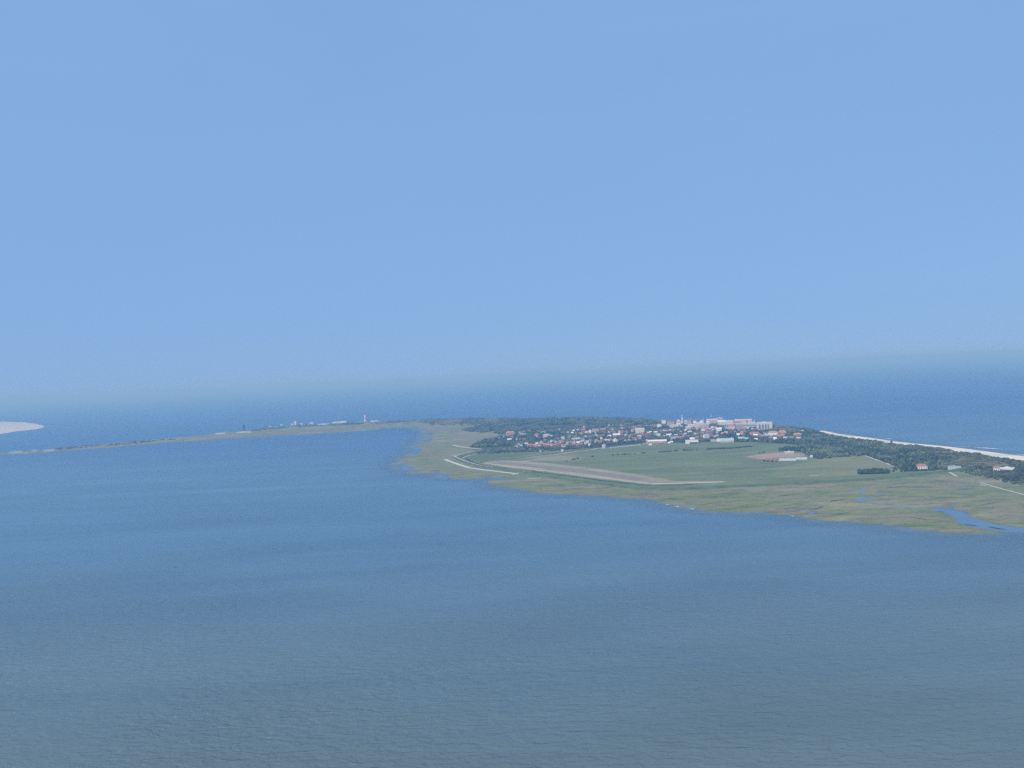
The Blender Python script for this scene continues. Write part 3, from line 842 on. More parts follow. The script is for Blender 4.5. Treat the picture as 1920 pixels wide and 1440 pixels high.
# eastern village
t(Cx, Cy, 190, 465, 590, 455, 'flat', 'cream', 'white', 'large cream block with long lit front above the station', cat='building', name='apartment_block', windows=9, zvis=3, yaw=-14)
t(Cx, Cy, 170, 215, 480, 415, 'gable', 'white', 'brown', 'slim white house at the left corner of the large cream block')
t(Cx, Cy, 60, 180, 480, 390, 'gable', 'brick', 'brown', 'brown brick house left of the large cream block')
t(Cx, Cy, 480, 640, 700, 590, 'gable', 'brick', 'brown', 'big brick gable house behind the station', yaw=25, depth=15)
t(Cx, Cy, 80, 215, 780, 720, 'gable', 'brick', 'brown', 'brown-roofed house left of the big brick gable house')
t(Cx, Cy, 235, 370, 720, 650, 'hip', 'grey', 'grey', 'pale grey hipped house left of the big brick gable house')
t(Cx, Cy, 600, 675, 590, 545, 'gable', 'white', 'white', 'white-roofed house right of the large cream block')
t(Cx, Cy, 735, 840, 590, 545, 'gable', 'grey', 'white', 'long tilted white roof right of the large cream block', yaw=20)
t(Cx, Cy, 805, 940, 690, 615, 'gable', 'cream', 'grey', 'cream house with grey roof behind the station', yaw=-15)
t(Cx, Cy, 1115, 1220, 690, 625, 'gable', 'white', 'white', 'single white house in the dark trees right of the station')
t(Cx, Cy, 835, 945, 340, 300, 'flat', 'white', 'white', 'upper of two short white flats near the northern dunes', cat='building', name='apartment_block')
t(Cx, Cy, 850, 960, 400, 362, 'flat', 'white', 'white', 'lower of two short white flats near the northern dunes', cat='building', name='apartment_block')
t(Cx, Cy, 690, 830, 380, 310, 'gable', 'brick', 'brown', 'brown house left of the two short white flats')
t(Cx, Cy, 580, 640, 390, 355, 'gable', 'white', 'white', 'small white roof left of the brown northern house')
t(Cx, Cy, 490, 550, 390, 355, 'gable', 'white', 'grey', 'small grey-white roof further left near the northern dunes')
t(Cx, Cy, 1140, 1340, 340, 215, 'hip', 'pink', 'brown', 'large pinkish hotel block with brown roof', cat='hotel', name='hotel', windows=8, zvis=3)
t(Cx, Cy, 1215, 1480, 420, 355, 'flat', 'white', 'white', 'long white flat-roofed block below the pinkish hotel', cat='building', name='apartment_block', windows=12)
t(Cx, Cy, 1430, 1510, 245, 205, 'flat', 'white', 'white', 'small white box block right of the pinkish hotel', cat='building', name='apartment_block')
t(Cx, Cy, 1425, 1520, 310, 280, 'flat', 'white', 'white', 'low white block under the small white box', cat='building', name='apartment_block')
t(Cx, Cy, 1470, 1600, 370, 335, 'flat', 'grey', 'white', 'pale grey block under the slim tower', cat='building', name='apartment_block')
t(Cx, Cy, 1520, 1600, 280, 245, 'flat', 'white', 'white', 'white block at the foot of the slim tower', cat='building', name='apartment_block')
t(Cx, Cy, 1650, 1730, 320, 220, 'flat', 'white', 'white', 'tall white block right of the slim tower', cat='building', name='apartment_block', windows=4)
t(Cx, Cy, 1730, 1850, 300, 190, 'gable', 'pink', 'brown', 'pink hotel wing with brown roof right of the tall white block', cat='hotel', name='hotel', windows=5)
t(Cx, Cy, 1690, 1860, 470, 395, 'flat', 'white', 'white', 'white block standing before the pink hotel wing', cat='building', name='apartment_block', windows=7)
t(Cx, Cy, 1240, 1310, 800, 680, 'gable', 'grey', 'slate', 'tall narrow grey house right of the station', depth=9)

t(Dx, Dy, 0, 150, 270, 205, 'flat', 'white', 'white', 'long white hotel front right of the pink wing', cat='hotel', name='hotel', windows=7)
t(Dx, Dy, 160, 260, 290, 190, 'flat', 'white', 'white', 'white cube hotel left of the wide pink hotel', cat='hotel', name='hotel', windows=5)
t(Dx, Dy, 255, 440, 290, 205, 'flat', 'pink', 'white', 'wide pink hotel with white top floor', cat='hotel', name='hotel', windows=9)
t(Dx, Dy, 400, 610, 195, 138, 'gable', 'pink', 'rose', 'long rose-grey roof on the skyline', cat='hotel', name='hotel', windows=8, zvis=6)
t(Dx, Dy, 610, 740, 185, 125, 'flat', 'grey', 'white', 'grey-white block on the skyline right of the rose-grey roof', cat='hotel', name='hotel', windows=6, zvis=6)
t(Dx, Dy, 640, 790, 235, 165, 'gable', 'white', 'white', 'white pitched hotel below the skyline block', cat='hotel', name='hotel', windows=6)
t(Dx, Dy, 800, 950, 245, 165, 'flat', 'white', 'white', 'white stepped hotel in the centre of the skyline', cat='hotel', name='hotel', windows=6)
t(Dx, Dy, 970, 1110, 240, 180, 'gable', 'white', 'red', 'pinkish white house with red roof left of the long arcade', cat='hotel', name='hotel', windows=5)
t(Dx, Dy, 1000, 1340, 190, 140, 'gable', 'pink', 'rose', 'long rose-brown roof behind the arcade on the skyline', cat='hotel', name='hotel', zvis=8)
t(Dx, Dy, 780, 890, 295, 220, 'gable', 'grey', 'slate', 'blue-grey gabled house below the stepped hotel')
t(Dx, Dy, 865, 1000, 335, 245, 'gable', 'pink', 'red', 'pink house with red gable in front of the stepped hotel', yaw=-15)
t(Dx, Dy, 1005, 1160, 320, 240, 'flat', 'grey', 'grey', 'grey striped flats left of the arcade', cat='building', name='apartment_block', windows=8)
t(Dx, Dy, 480, 545, 290, 240, 'flat', 'white', 'white', 'small white cube right of the wide pink hotel')
t(Dx, Dy, 555, 600, 290, 235, 'gable', 'cream', 'red', 'narrow cream house right of the small white cube', depth=8)
t(Dx, Dy, 600, 710, 380, 310, 'gable', 'white', 'white', 'white house with curved pale roof below the hotels')
t(Dx, Dy, 165, 275, 320, 270, 'gable', 'pink', 'orange', 'pink cottage below the white cube hotel', yaw=-15)
t(Dx, Dy, 280, 355, 375, 335, 'flat', 'white', 'white', 'small white flat roof below the wide pink hotel')
t(Dx, Dy, 390, 425, 400, 365, 'gable', 'white', 'slate', 'tiny white gable among trees below the hotels', depth=7)
t(Dx, Dy, 500, 550, 360, 315, 'gable', 'white', 'brown', 'white cottage left of the curved pale roof')
t(Dx, Dy, 420, 520, 460, 370, 'gable', 'brick', 'brown', 'dark brick villa in the trees above the hangar')
t(Dx, Dy, 330, 440, 520, 450, 'gable', 'white', 'grey', 'white villa with steep grey gables above the hangar', yaw=30)
t(Dx, Dy, 0, 75, 405, 380, 'gable', 'grey', 'white', 'pale roof at the left below the long hotel front')
t(Dx, Dy, 1310, 1510, 455, 395, 'hip', 'tan', 'red', 'broad red roof among trees below the high-rise', zvis=3)
t(Dx, Dy, 1600, 1680, 460, 410, 'gable', 'white', 'slate', 'white house left of the orange houses')
t(Dx, Dy, 1065, 1190, 540, 505, 'gable', 'grey', 'grey', 'long grey roof in the trees right of the barn', zvis=2)
t(Dx, Dy, 1190, 1300, 545, 520, 'gable', 'white', 'grey', 'low pale roof right of the long grey one', zvis=2)
t(Dx, Dy, 1390, 1470, 555, 535, 'gable', 'white', 'white', 'low white roof further right at the wood edge', zvis=2)
t(Dx, Dy, 40, 140, 560, 520, 'gable', 'grey', 'white', 'pale roof rising behind the white hangar', zvis=2)
t(Dx, Dy, 480, 610, 600, 565, 'flat', 'grey', 'grey', 'low grey shed left of the airfield barn', cat='shed', name='shed', zvis=0)

t(Ex, Ey, 10, 140, 255, 190, 'hip', 'white', 'orange', 'left of the pair of broad orange roofs', zvis=3)
t(Ex, Ey, 160, 270, 235, 180, 'hip', 'tan', 'orange', 'right and upper of the pair of broad orange roofs', zvis=3)
t(Ex, Ey, 130, 240, 280, 240, 'gable', 'white', 'red', 'low red-roofed house under the pair of orange roofs', zvis=3)
t(Ex, Ey, 385, 500, 270, 220, 'hip', 'brick', 'orange', 'single orange roof farthest east in the village', zvis=3)
t(Ex, Ey, 80, 135, 320, 300, 'gable', 'white', 'white', 'small white roof below the orange pair', zvis=3)
t(Ex, Ey, 500, 530, 185, 170, 'gable', 'white', 'white', 'small white beach hut on the dune top', zvis=1, depth=6, cat='hut', name='hut')
t(Ex, Ey, 595, 625, 160, 145, 'gable', 'white', 'white', 'white lookout hut on the dune crest', zvis=1, depth=6, cat='hut', name='hut')

# high-rise with vertical bays
hr = measured(1420, 1447, 803, 792.6, 'flat', 'pale', 'white', 'pale high-rise with vertical balcony bays at the east end of the town', 'high-rise', 'high_rise', zvis=6, depth=22)
hw_ = hr['_w']
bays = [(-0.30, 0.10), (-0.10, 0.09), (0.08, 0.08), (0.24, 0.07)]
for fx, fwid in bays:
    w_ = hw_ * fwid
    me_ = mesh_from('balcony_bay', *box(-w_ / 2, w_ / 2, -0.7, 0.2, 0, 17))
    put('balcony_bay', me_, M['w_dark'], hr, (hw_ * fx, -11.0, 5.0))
for s in range(6):
    put('balcony_slab', mesh_from('balcony_slab', *box(-hw_ * .36, hw_ * .30, -1.1, 0, 0, .35)), M['w_white'], hr, (0, -11, 6 + s * 3))
ar = measured(Dx(1150), Dx(1430), Dy(255), Dy(205), 'flat', 'grey', 'white', 'long arcade building with brown fascia and white columns', 'building', 'arcade', zvis=5)
for k in range(12):
    put('column', shared(('column',), lambda: box(-.6, .6, -.5, .5, 0, 6)), M['w_white'], ar, (-ar['_w'] / 2 + (k + .5) * ar['_w'] / 12, -7.6, 0.5))
put('fascia', mesh_from('fascia', *box(-ar['_w'] / 2, ar['_w'] / 2, -.4, .4, 0, 1.4)), M['r_brown'], ar, (0, -7.7, 7.2))

# station / terminal, hangar and barn on the airfield edge
st = measured(Cx(560), Cx(1110), Cy(905), Cy(800), 'gable', 'tan', 'white', 'long low terminal with white roof and reddish brown wall on the airfield edge', 'building', 'terminal', zvis=0, depth=16, rise=4.5)
put('tower', mesh_from('tower', *box(-3, 3, -3, 3, 0, 12)), M['w_tan'], st, (-st['_w'] / 2 - 3, -3, 0))
put('tower_roof', mesh_from('tower_roof', [(-3.4, -3.4, 0), (3.4, -3.4, 0), (3.4, 3.4, 0), (-3.4, 3.4, 0), (0, 0, 4)], [(3, 2, 1, 0), (0, 1, 4), (1, 2, 4), (2, 3, 4), (3, 0, 4)]), M['r_white'], st, (-st['_w'] / 2 - 3, -3, 12))
for k in range(9):
    put('window', win_mesh(2.4, 1.5), M['glass'], st, (-st['_w'] / 2 + (k + .5) * st['_w'] / 9, -8.05, 2.0))
put('entrance_canopy', mesh_from('entrance_canopy', *box(-5, 5, -6, 0, 0, .4)), M['r_white'], st, (st['_w'] * .2, -8, 3.4))
ha = measured(1286, 1309, 832, 826, 'flat', 'white', 'white', 'white hangar with dark open side at the airfield edge', 'hangar', 'hangar', zvis=0, depth=22)
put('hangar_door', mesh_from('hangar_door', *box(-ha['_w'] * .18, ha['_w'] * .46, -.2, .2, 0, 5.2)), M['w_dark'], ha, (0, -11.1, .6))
ba = measured(1352, 1375, 829.5, 822.5, 'gable', 'grey', 'grey', 'grey-white airfield barn with small roof tower', 'barn', 'barn', zvis=0, depth=18)
put('roof_tower', mesh_from('roof_tower', *box(-1.5, 1.5, -1.5, 1.5, 0, 7)), M['w_white'], ba, (ba['_w'] * .33, -1, 9))
ws = measured(1344, 1352, 828.5, 823.5, 'flat', 'white', 'white', 'white flat wing left of the airfield barn', 'annex', 'annex', zvis=0, depth=14)
for k, (x, y, w) in enumerate([(631, 960, 80), (1185, 908, 60), (1262, 880, 90)]):
    measured(Cx(x - w / 2), Cx(x + w / 2), Cy(y), Cy(y - 35), 'gable', 'white', 'white', ['low white shed in front of the terminal', 'white cabin just right of the terminal', 'longer white cabin right of the terminal'][k], 'shed', 'shed', zvis=0, depth=7)

# farm in the fields
fb = [(1436, 1450, 864.5, 860, 'gable', 'brick', 'brown', 'red-brick farmhouse at the left of the field farm'),
      (1450, 1463, 864.5, 859, 'gable', 'tan', 'brown', 'brown farm stable between farmhouse and long pale roof'),
      (1463, 1491, 864.8, 861.8, 'gable', 'tan', 'grey', 'long pale-roofed barn of the field farm'),
      (1494, 1512, 862.5, 859.5, 'gable', 'grey', 'grey', 'grey shed right of the long pale-roofed barn'),
      (1519.5, 1523.5, 858.3, 857.3, 'gable', 'grey', 'grey', 'small grey hut at the wood edge by the farm'),
      (1472, 1488, 850.5, 847.5, 'flat', 'grey', 'white', 'low white shed behind the bare farmyard')]
for x0_, x1_, yb, yt, s, w, r_, l in fb:
    measured(x0_, x1_, yb, yt, s, w, r_, l, 'barn' if 'barn' in l else 'farm building', 'farm_building', zvis=0, depth=11, windows=4 if 'farmhouse' in l else 0)
# houses in the eastern dunes
measured(1720, 1737, 880.5, 871.5, 'hip', 'white', 'red', 'red-roofed house with white wall alone in the eastern trees', 'house', 'house', zvis=0, depth=11, windows=5, rise=5)
measured(1780, 1799, 880, 875.5, 'flat', 'grey', 'grey', 'long grey farm shed beside the pale trees', 'shed', 'shed', zvis=0, depth=14)
measured(1864, 1873, 881, 874.5, 'gable', 'white', 'red', 'red-roofed house on the sandy clearing in the dunes', 'house', 'house', zvis=0, depth=9, windows=3)
measured(1876, 1898, 881.5, 878.5, 'flat', 'white', 'white', 'long low white building on the sandy clearing', 'building', 'low_building', zvis=0, depth=8)
measured(1670, 1673, 829.5, 827.5, 'gable', 'dark', 'dark', 'dark bunker-like hut at the top of the beach', 'hut', 'hut', zvis=2, depth=6)

# ---- churches and towers
def tower(px, py, zvis, h, r, wall, cap, label, name='tower', n=8, cat='tower', capstyle='cone'):
    p_ = at(px, py, zvis)
    z_ = gz(p_.x, p_.y) - .5
    root = empty(name, (p_.x, p_.y, z_))
    def tube(r0, r1, z0, z1_, k=n):
        V_, F_ = [], []
        for i in range(k):
            a = 2 * math.pi * i / k
            V_ += [(r0 * math.cos(a), r0 * math.sin(a), z0), (r1 * math.cos(a), r1 * math.sin(a), z1_)]
        F_ = [(2 * i, 2 * ((i + 1) % k), 2 * ((i + 1) % k) + 1, 2 * i + 1) for i in range(k)]
        F_ += [tuple(2 * i + 1 for i in range(k)), tuple(2 * i for i in reversed(range(k)))]
        return V_, F_
    put('shaft', mesh_from('shaft', *tube(r, r * .85, 0, h)), M[wall], root)
    put('gallery', mesh_from('gallery', *tube(r * 1.15, r * 1.15, 0, 1.2)), M['w_white'], root, (0, 0, h))
    if capstyle == 'dome':
        put('lantern', mesh_from('lantern', *tube(r * .95, r * .9, 0, 3)), M['w_white'], root, (0, 0, h + 1.2))
        put('dome', mesh_from('dome', *merge([tube(r * 1.0, r * .75, 0, 1.8, 10), tube(r * .75, r * .2, 1.8, 3.0, 10)])), M[cap], root, (0, 0, h + 4.2))
    else:
        put('lantern', mesh_from('lantern', *tube(r * .6, r * .55, 0, 3)), M['glass'], root, (0, 0, h + 1.2))
        put('spire', mesh_from('spire', *tube(r * .8, .1, 0, r * 1.6)), M[cap], root, (0, 0, h + 4.2))
    tag(root, label, cat)
    footprints.append((p_.x, p_.y, r + 6))
    return root
tower(1279.5, 792, 4, 24, 3.0, 'w_white', 'r_white', 'slim pale tower rising above the white blocks', capstyle='cone')
tower(1095.3, 805, 4, 11, 3.4, 'w_pink', 'r_white', 'turret with round white top beside the brick church hall', 'turret', capstyle='dome')
tower(Dx(1410), Dy(225), 4, 15, 2.2, 'w_white', 'r_white', 'thin white spire left of the high-rise', 'spire_tower')
tower(Dx(335), Dy(190), 4, 17, 1.3, 'w_grey', 'r_slate', 'thin grey mast-like tower above the pink hotel')

# lighthouse, red and white bands
p_ = at(685.2, 794.6, 1)
lh = empty('lighthouse', (p_.x, p_.y, gz(p_.x, p_.y) - .5)); lh.scale = (1.1, 1.1, 1.15)
tag(lh, 'tall slim red and white banded lighthouse on the western spit', 'lighthouse')
def ring(r0, r1, z0, z1_, k=14):
    V_ = []
    for i in range(k):
        a = 2 * math.pi * i / k
        V_ += [(r0 * math.cos(a), r0 * math.sin(a), z0), (r1 * math.cos(a), r1 * math.sin(a), z1_)]
    F_ = [(2 * i, 2 * ((i + 1) % k), 2 * ((i + 1) % k) + 1, 2 * i + 1) for i in range(k)]
    F_ += [tuple(2 * i + 1 for i in range(k)), tuple(2 * i for i in reversed(range(k)))]
    return V_, F_
M['lh_red'] = simple_mat('lighthouse_red', (0.55, 0.09, 0.06), 0.6, 0.08)
bands = [(0, 9, 'lh_red'), (9, 22, 'w_white'), (22, 29, 'lh_red'), (29, 45, 'w_white'), (45, 51, 'lh_red')]
for z0_, z1_, mm in bands:
    put('band', mesh_from('band', *ring(5.4 - z0_ * .03, 5.4 - z1_ * .03, z0_, z1_)), M[mm], lh)
put('gallery', mesh_from('gallery', *ring(5.2, 5.2, 51.02, 53)), M['steel'], lh)
put('lantern_room', mesh_from('lantern_room', *ring(3.2, 3.2, 53.02, 58)), M['glass'], lh)
put('cap', mesh_from('cap', *ring(3.6, .4, 58.02, 62)), M['lh_red'], lh)
put('mast', mesh_from('mast', *ring(.25, .15, 62, 67, 6)), M['steel'], lh)

# dark old tower with three pitched caps on the spit
p_ = at(457.5, 808, 1)
ot = empty('old_tower', (p_.x, p_.y, gz(p_.x, p_.y) - .5)); tag(ot, 'dark square brick tower with spire caps at the west of the spit', 'tower')
put('shaft', mesh_from('shaft', *box(-6, 6, -6, 6, 0, 30)), M['w_dark'], ot)
for sx in (-4.5, 0, 4.5):
    hh = 12 if sx == 0 else 6
    put('spire_cap', mesh_from('spire_cap', [(-2.2, -5, 0), (2.2, -5, 0), (2.2, 5, 0), (-2.2, 5, 0), (0, 0, hh)], [(3, 2, 1, 0), (0, 1, 4), (1, 2, 4), (2, 3, 4), (3, 0, 4)]), M['r_dark'], ot, (sx, 0, 30.02))

# west village on the spit
G2 = lambda x: 380 + x / 5.647
G2y = lambda y: 770 + y / 5.647
spit_b = [(948, 150, 26, 14, 'flat', 'white', 'white', 'low white house left of the tall white one on the spit'),
          (980, 152, 18, 34, 'gable', 'white', 'white', 'tall white gabled house on the spit'),
          (1046, 150, 24, 14, 'gable', 'white', 'grey', 'white cottage right of the tall white one on the spit'),
          (832, 156, 20, 14, 'gable', 'white', 'grey', 'lone white cottage on the spit left of the tall one'),
          (712, 172, 26, 10, 'gable', 'white', 'grey', 'pale roof near the dark tower on the spit'),
          (640, 177, 22, 10, 'gable', 'white', 'slate', 'small white roof right of the dark tower'),
          (1122, 150, 10, 22, 'gable', 'tan', 'red', 'narrow reddish house on the spit'),
          (1152, 148, 34, 26, 'gable', 'white', 'grey', 'pale gabled hall on the spit'),
          (1275, 150, 120, 10, 'flat', 'white', 'white', 'long low white wall-like building on the spit'),
          (1412, 132, 85, 12, 'flat', 'white', 'white', 'long white holiday home left of the lighthouse'),
          (1490, 128, 55, 14, 'gable', 'white', 'white', 'white hostel nearest left of the lighthouse'),
          (1790, 118, 20, 14, 'gable', 'white', 'grey', 'small white house right of the lighthouse'),
          (1810, 126, 12, 12, 'gable', 'white', 'white', 'tiny white hut right of the lighthouse'),
          (1838, 110, 34, 9, 'gable', 'white', 'grey', 'low pale roof right of the lighthouse on the dunes'),
          (1735, 140, 14, 12, 'gable', 'tan', 'red', 'keeper house at the lighthouse foot')]
for x, yb, w, hh, s, wa, ro_, l in spit_b:
    measured(G2(x - w / 2), G2(x + w / 2), G2y(yb), G2y(yb - hh), s, wa, ro_, l, 'house', 'house', zvis=1, depth=11)
for x0_, x1_, yb, yt, l in [(61, 69, 846, 844.6, 'white harbour shed left of the pair of boats'), (84, 99, 846.5, 843.8, 'white harbour hall on the western mole'), (20, 38, 850, 847.5, 'pale quay building at the tip of the mole'), (405, 421, 814.5, 812.5, 'long white quay wall house west of the dark tower'), (445, 470, 811.5, 809.8, 'long white shed at the foot of the dark tower')]:
    measured(x0_, x1_, yb, yt, 'flat', 'white', 'white', l, 'shed', 'shed', zvis=1, depth=12)

# ---- white wagons standing along the airfield edge
wag_row = [(1114.5, 843.2, 4), (1120, 842.4, 6), (1132, 841.6, 7), (1148, 840.5, 9), (1156, 839.6, 5), (1163, 838.8, 9), (1172, 838.2, 11), (1181, 837, 9), (1189, 836.4, 10), (1197, 835.6, 7), (1200.5, 835.8, 4), (1209, 833, 6)]
for k, (x, y, w) in enumerate(wag_row):
    p_ = at(x, y, 1)
    Lm = w * p_.length / FPX * .92
    hd_ = math.atan2(at(1203, 834.2, 1).y - at(1114, 843, 1).y, at(1203, 834.2, 1).x - at(1114, 843, 1).x)
    root = empty('railway_wagon', (p_.x, p_.y, gz(p_.x, p_.y)), hd_)
    put('body', mesh_from('body', *box(-Lm / 2, Lm / 2, -1.4, 1.4, .9, 3.4)), M['w_white'], root)
    put('roof', mesh_from('roof', *merge([box(-Lm / 2 - .1, Lm / 2 + .1, -1.5, 1.5, 3.4, 3.6), box(-Lm / 2, Lm / 2, -.9, .9, 3.6, 3.85)])), M['r_white'], root)
    put('underframe', mesh_from('underframe', *box(-Lm / 2 + .4, Lm / 2 - .4, -1.1, 1.1, .1, .88)), M['w_dark'], root)
    tag(root, '%s from the left of the low white wagons along the airfield edge' % ORD[k], 'wagon', 'white wagons along the airfield edge')
    footprints.append((p_.x, p_.y, 14))

# ---- filler houses of the village, in loose rows between the trees
streets = [(905, 962, 823, 819, 5), (965, 1065, 836, 829, 11), (1060, 1200, 830.5, 824, 16), (1065, 1210, 822, 816, 15), (1062, 1210, 813.5, 808.5, 12), (1130, 1240, 804.5, 800, 10),
           (1200, 1290, 819, 815.5, 9), (1215, 1300, 812, 807, 8), (1255, 1350, 822, 818, 9), (1300, 1400, 815, 811, 9), (1290, 1420, 806, 805, 12), (1380, 1470, 816, 817, 8), (960, 1060, 812, 808, 8), (1440, 1500, 822, 823, 4),
           (1240, 1420, 797.5, 796.5, 13)]
snames = ['lane at the western wood', 'second lane by the hedge', 'front lane above the airfield', 'lane behind the front lane', 'lane below the church turret', 'lane below the northern dunes',
          'lane above the station', 'lane left of the slim tower', 'lane above the hangar', 'lane below the wide pink hotel', 'lane at the foot of the hotels', 'lane below the high-rise', 'lane in the western wood', 'lane below the orange pair', 'promenade row on the skyline']
for si, (xa, xb, ya, yb, cnt) in enumerate(streets):
    k_real = 0
    cnt = int(cnt * 1.7) if si != 14 else cnt
    for k in range(cnt):
        f_ = (k + .5) / cnt
        x = xa + (xb - xa) * f_ + random.uniform(-2.5, 2.5)
        y = ya + (yb - ya) * f_ + random.uniform(-1.8, 1.8)
        p_ = at(x, y, 4)
        if any((p_.x - a) ** 2 + ((p_.y - b_) * .6) ** 2 < (c + 3) ** 2 for a, b_, c in footprints):
            continue
        wa = random.choices(['white', 'brick', 'tan', 'grey', 'cream', 'pink'], [4, 4, 2, 2, 1, 1])[0]
        ro_ = random.choices(['red', 'orange', 'brown', 'slate', 'grey', 'white'], [4, 2, 4, 3, 2, 1])[0]
        if si == 14: wa = random.choice(['white', 'white', 'cream', 'pink']); ro_ = random.choice(['white', 'red', 'grey'])
        w = random.uniform(8, 14); hh = random.uniform(8.0, 10.5)
        if si == 14: w *= 1.5; hh += 5
        r_ = building(0, 0, w, random.uniform(8, 11), hh, random.choice(['gable', 'gable', 'hip']), wa, ro_, random.choice([-25, -10, 0, 12, 75, 90]), point=p_)
        tag(r_, '%s house, %s roof, %s from left in the %s' % (wa, ro_, ORD[k_real], snames[si]), 'house', 'houses in the village')
        k_real += 1

for o in ALL_HOUSES:
    del o['_w']

# ------------------------------------------------------------------ vegetation
def ico():
    t_ = (1 + 5 ** .5) / 2
    v = np.array([(-1, t_, 0), (1, t_, 0), (-1, -t_, 0), (1, -t_, 0), (0, -1, t_), (0, 1, t_), (0, -1, -t_), (0, 1, -t_), (t_, 0, -1), (t_, 0, 1), (-t_, 0, -1), (-t_, 0, 1)])
    v /= np.linalg.norm(v[0])
    f = [(0, 11, 5), (0, 5, 1), (0, 1, 7), (0, 7, 10), (0, 10, 11), (1, 5, 9), (5, 11, 4), (11, 10, 2), (10, 7, 6), (7, 1, 8), (3, 9, 4), (3, 4, 2), (3, 2, 6), (3, 6, 8), (3, 8, 9), (4, 9, 5), (2, 4, 11), (6, 2, 10), (8, 6, 7), (9, 8, 1)]
    v = list(map(tuple, v)); cache = {}
    def mid(a, b_):
        key = (min(a, b_), max(a, b_))
        if key not in cache:
            m_ = np.array(v[a]) + np.array(v[b_]); m_ /= np.linalg.norm(m_)
            cache[key] = len(v); v.append(tuple(m_))
        return cache[key]
    f2 = []
    for a, b_, c in f:
        ab, bc, ca = mid(a, b_), mid(b_, c), mid(c, a)
        f2 += [(a, ab, ca), (b_, bc, ab), (c, ca, bc), (ab, bc, ca)]
    return np.array(v), np.array(f2)
IV, IF = ico()
def crown(seed, squash=0.85, leaves=26):
    """lumpy crown: a broken core of leafy clumps plus loose leaf faces round it"""
    r_ = np.random.default_rng(seed)
    d = IV * (0.72 + 0.42 * r_.random((len(IV), 1)))
    f = IF[(IV[IF].mean(1)[:, 2] > -0.55) & (r_.random(len(IF)) > 0.12)]
    V_ = [d]; F_ = [f]; o = len(d)
    for _ in range(leaves):
        a = r_.normal(size=3); a /= np.linalg.norm(a); a[2] = abs(a[2]) * 1.0 - 0.25
        c = a * r_.uniform(.8, 1.12)
        u = r_.normal(size=3); u /= np.linalg.norm(u); w = np.cross(u, a); w /= np.linalg.norm(w) + 1e-6
        s = r_.uniform(.16, .34)
        V_.append(np.array([c - u * s, c + w * s, c + u * s])); F_.append(np.array([[o, o + 1, o + 2]])); o += 3
    V_ = np.concatenate(V_); V_[:, 2] = (V_[:, 2] * squash + .75 * squash)
    return V_, np.concatenate(F_)
CROWNS = [crown(100 + i, random.uniform(.75, 1.1)) for i in range(8)]

fp = np.array(footprints)
def scatter(poly, per_m2, mask=None, clear=True):
    lo, hi = poly.min(0), poly.max(0)
    n_ = int((hi - lo).prod() * per_m2)
    Q = rng.random((n_, 2)) * (hi - lo) + lo
    Q = Q[inside(Q, poly)]
    if mask is not None: Q = Q[mask(Q)]
    if clear and len(Q):
        ok = np.ones(len(Q), bool)
        for x, y, r_ in fp:
            # open ground in front of a house and round it
            dx, dy = Q[:, 0] - x, Q[:, 1] - y
            L = math.hypot(x, y); ux, uy = -x / L, -y / L
            al = dx * ux + dy * uy; ac = np.abs(-dx * uy + dy * ux)
            ok &= ~((ac < r_ * .85) & (al > -r_ * .8) & (al < r_ + 5))
        Q = Q[ok]
    return Q

def tree_mass(name, Q, size, hmul, mat, label=None, sink=0.1):
    n_ = len(Q)
    z = ground(Q[:, 0], Q[:, 1])
    ok = z > 0.35
    Q = Q[ok]; z = z[ok]; n_ = len(Q)
    s = size[0] + (size[1] - size[0]) * rng.random(n_) ** 1.5
    hs = s * hmul * rng.uniform(.8, 1.2, n_)
    ang = rng.uniform(0, 6.283, n_)
    which = rng.integers(0, len(CROWNS), n_)
    clump = fbm(Q[:, 0], Q[:, 1], 45, 3, 91)
    tint_ = np.clip((clump - .5) * 2.0 + .42 + rng.normal(0, .22, n_), 0, 1)
    VV, FF, TT = [], [], []; off = 0
    for k, (cv, cf) in enumerate(CROWNS):
        i = np.nonzero(which == k)[0]
        if not len(i): continue
        c, sn = np.cos(ang[i])[:, None], np.sin(ang[i])[:, None]
        X = (cv[None, :, 0] * c - cv[None, :, 1] * sn) * s[i][:, None] + Q[i, 0][:, None]
        Y = (cv[None, :, 0] * sn + cv[None, :, 1] * c) * s[i][:, None] + Q[i, 1][:, None]
        Z = cv[None, :, 2] * hs[i][:, None] + (z[i] - sink)[:, None]
        VV.append(np.stack([X, Y, Z], 2).reshape(-1, 3))
        FF.append((cf[None] + (np.arange(len(i)) * len(cv))[:, None, None]).reshape(-1, 3) + off)
        TT.append(np.repeat(tint_[i], len(cv)))
        off += len(i) * len(cv)
    if not VV: return
    me_ = big_mesh(name, np.concatenate(VV), np.concatenate(FF), mat, False, {'tint': ('FLOAT', np.concatenate(TT))})
    o = add(name, me_)
    o['kind'] = 'stuff'
    if label: o['label'] = label
    return o

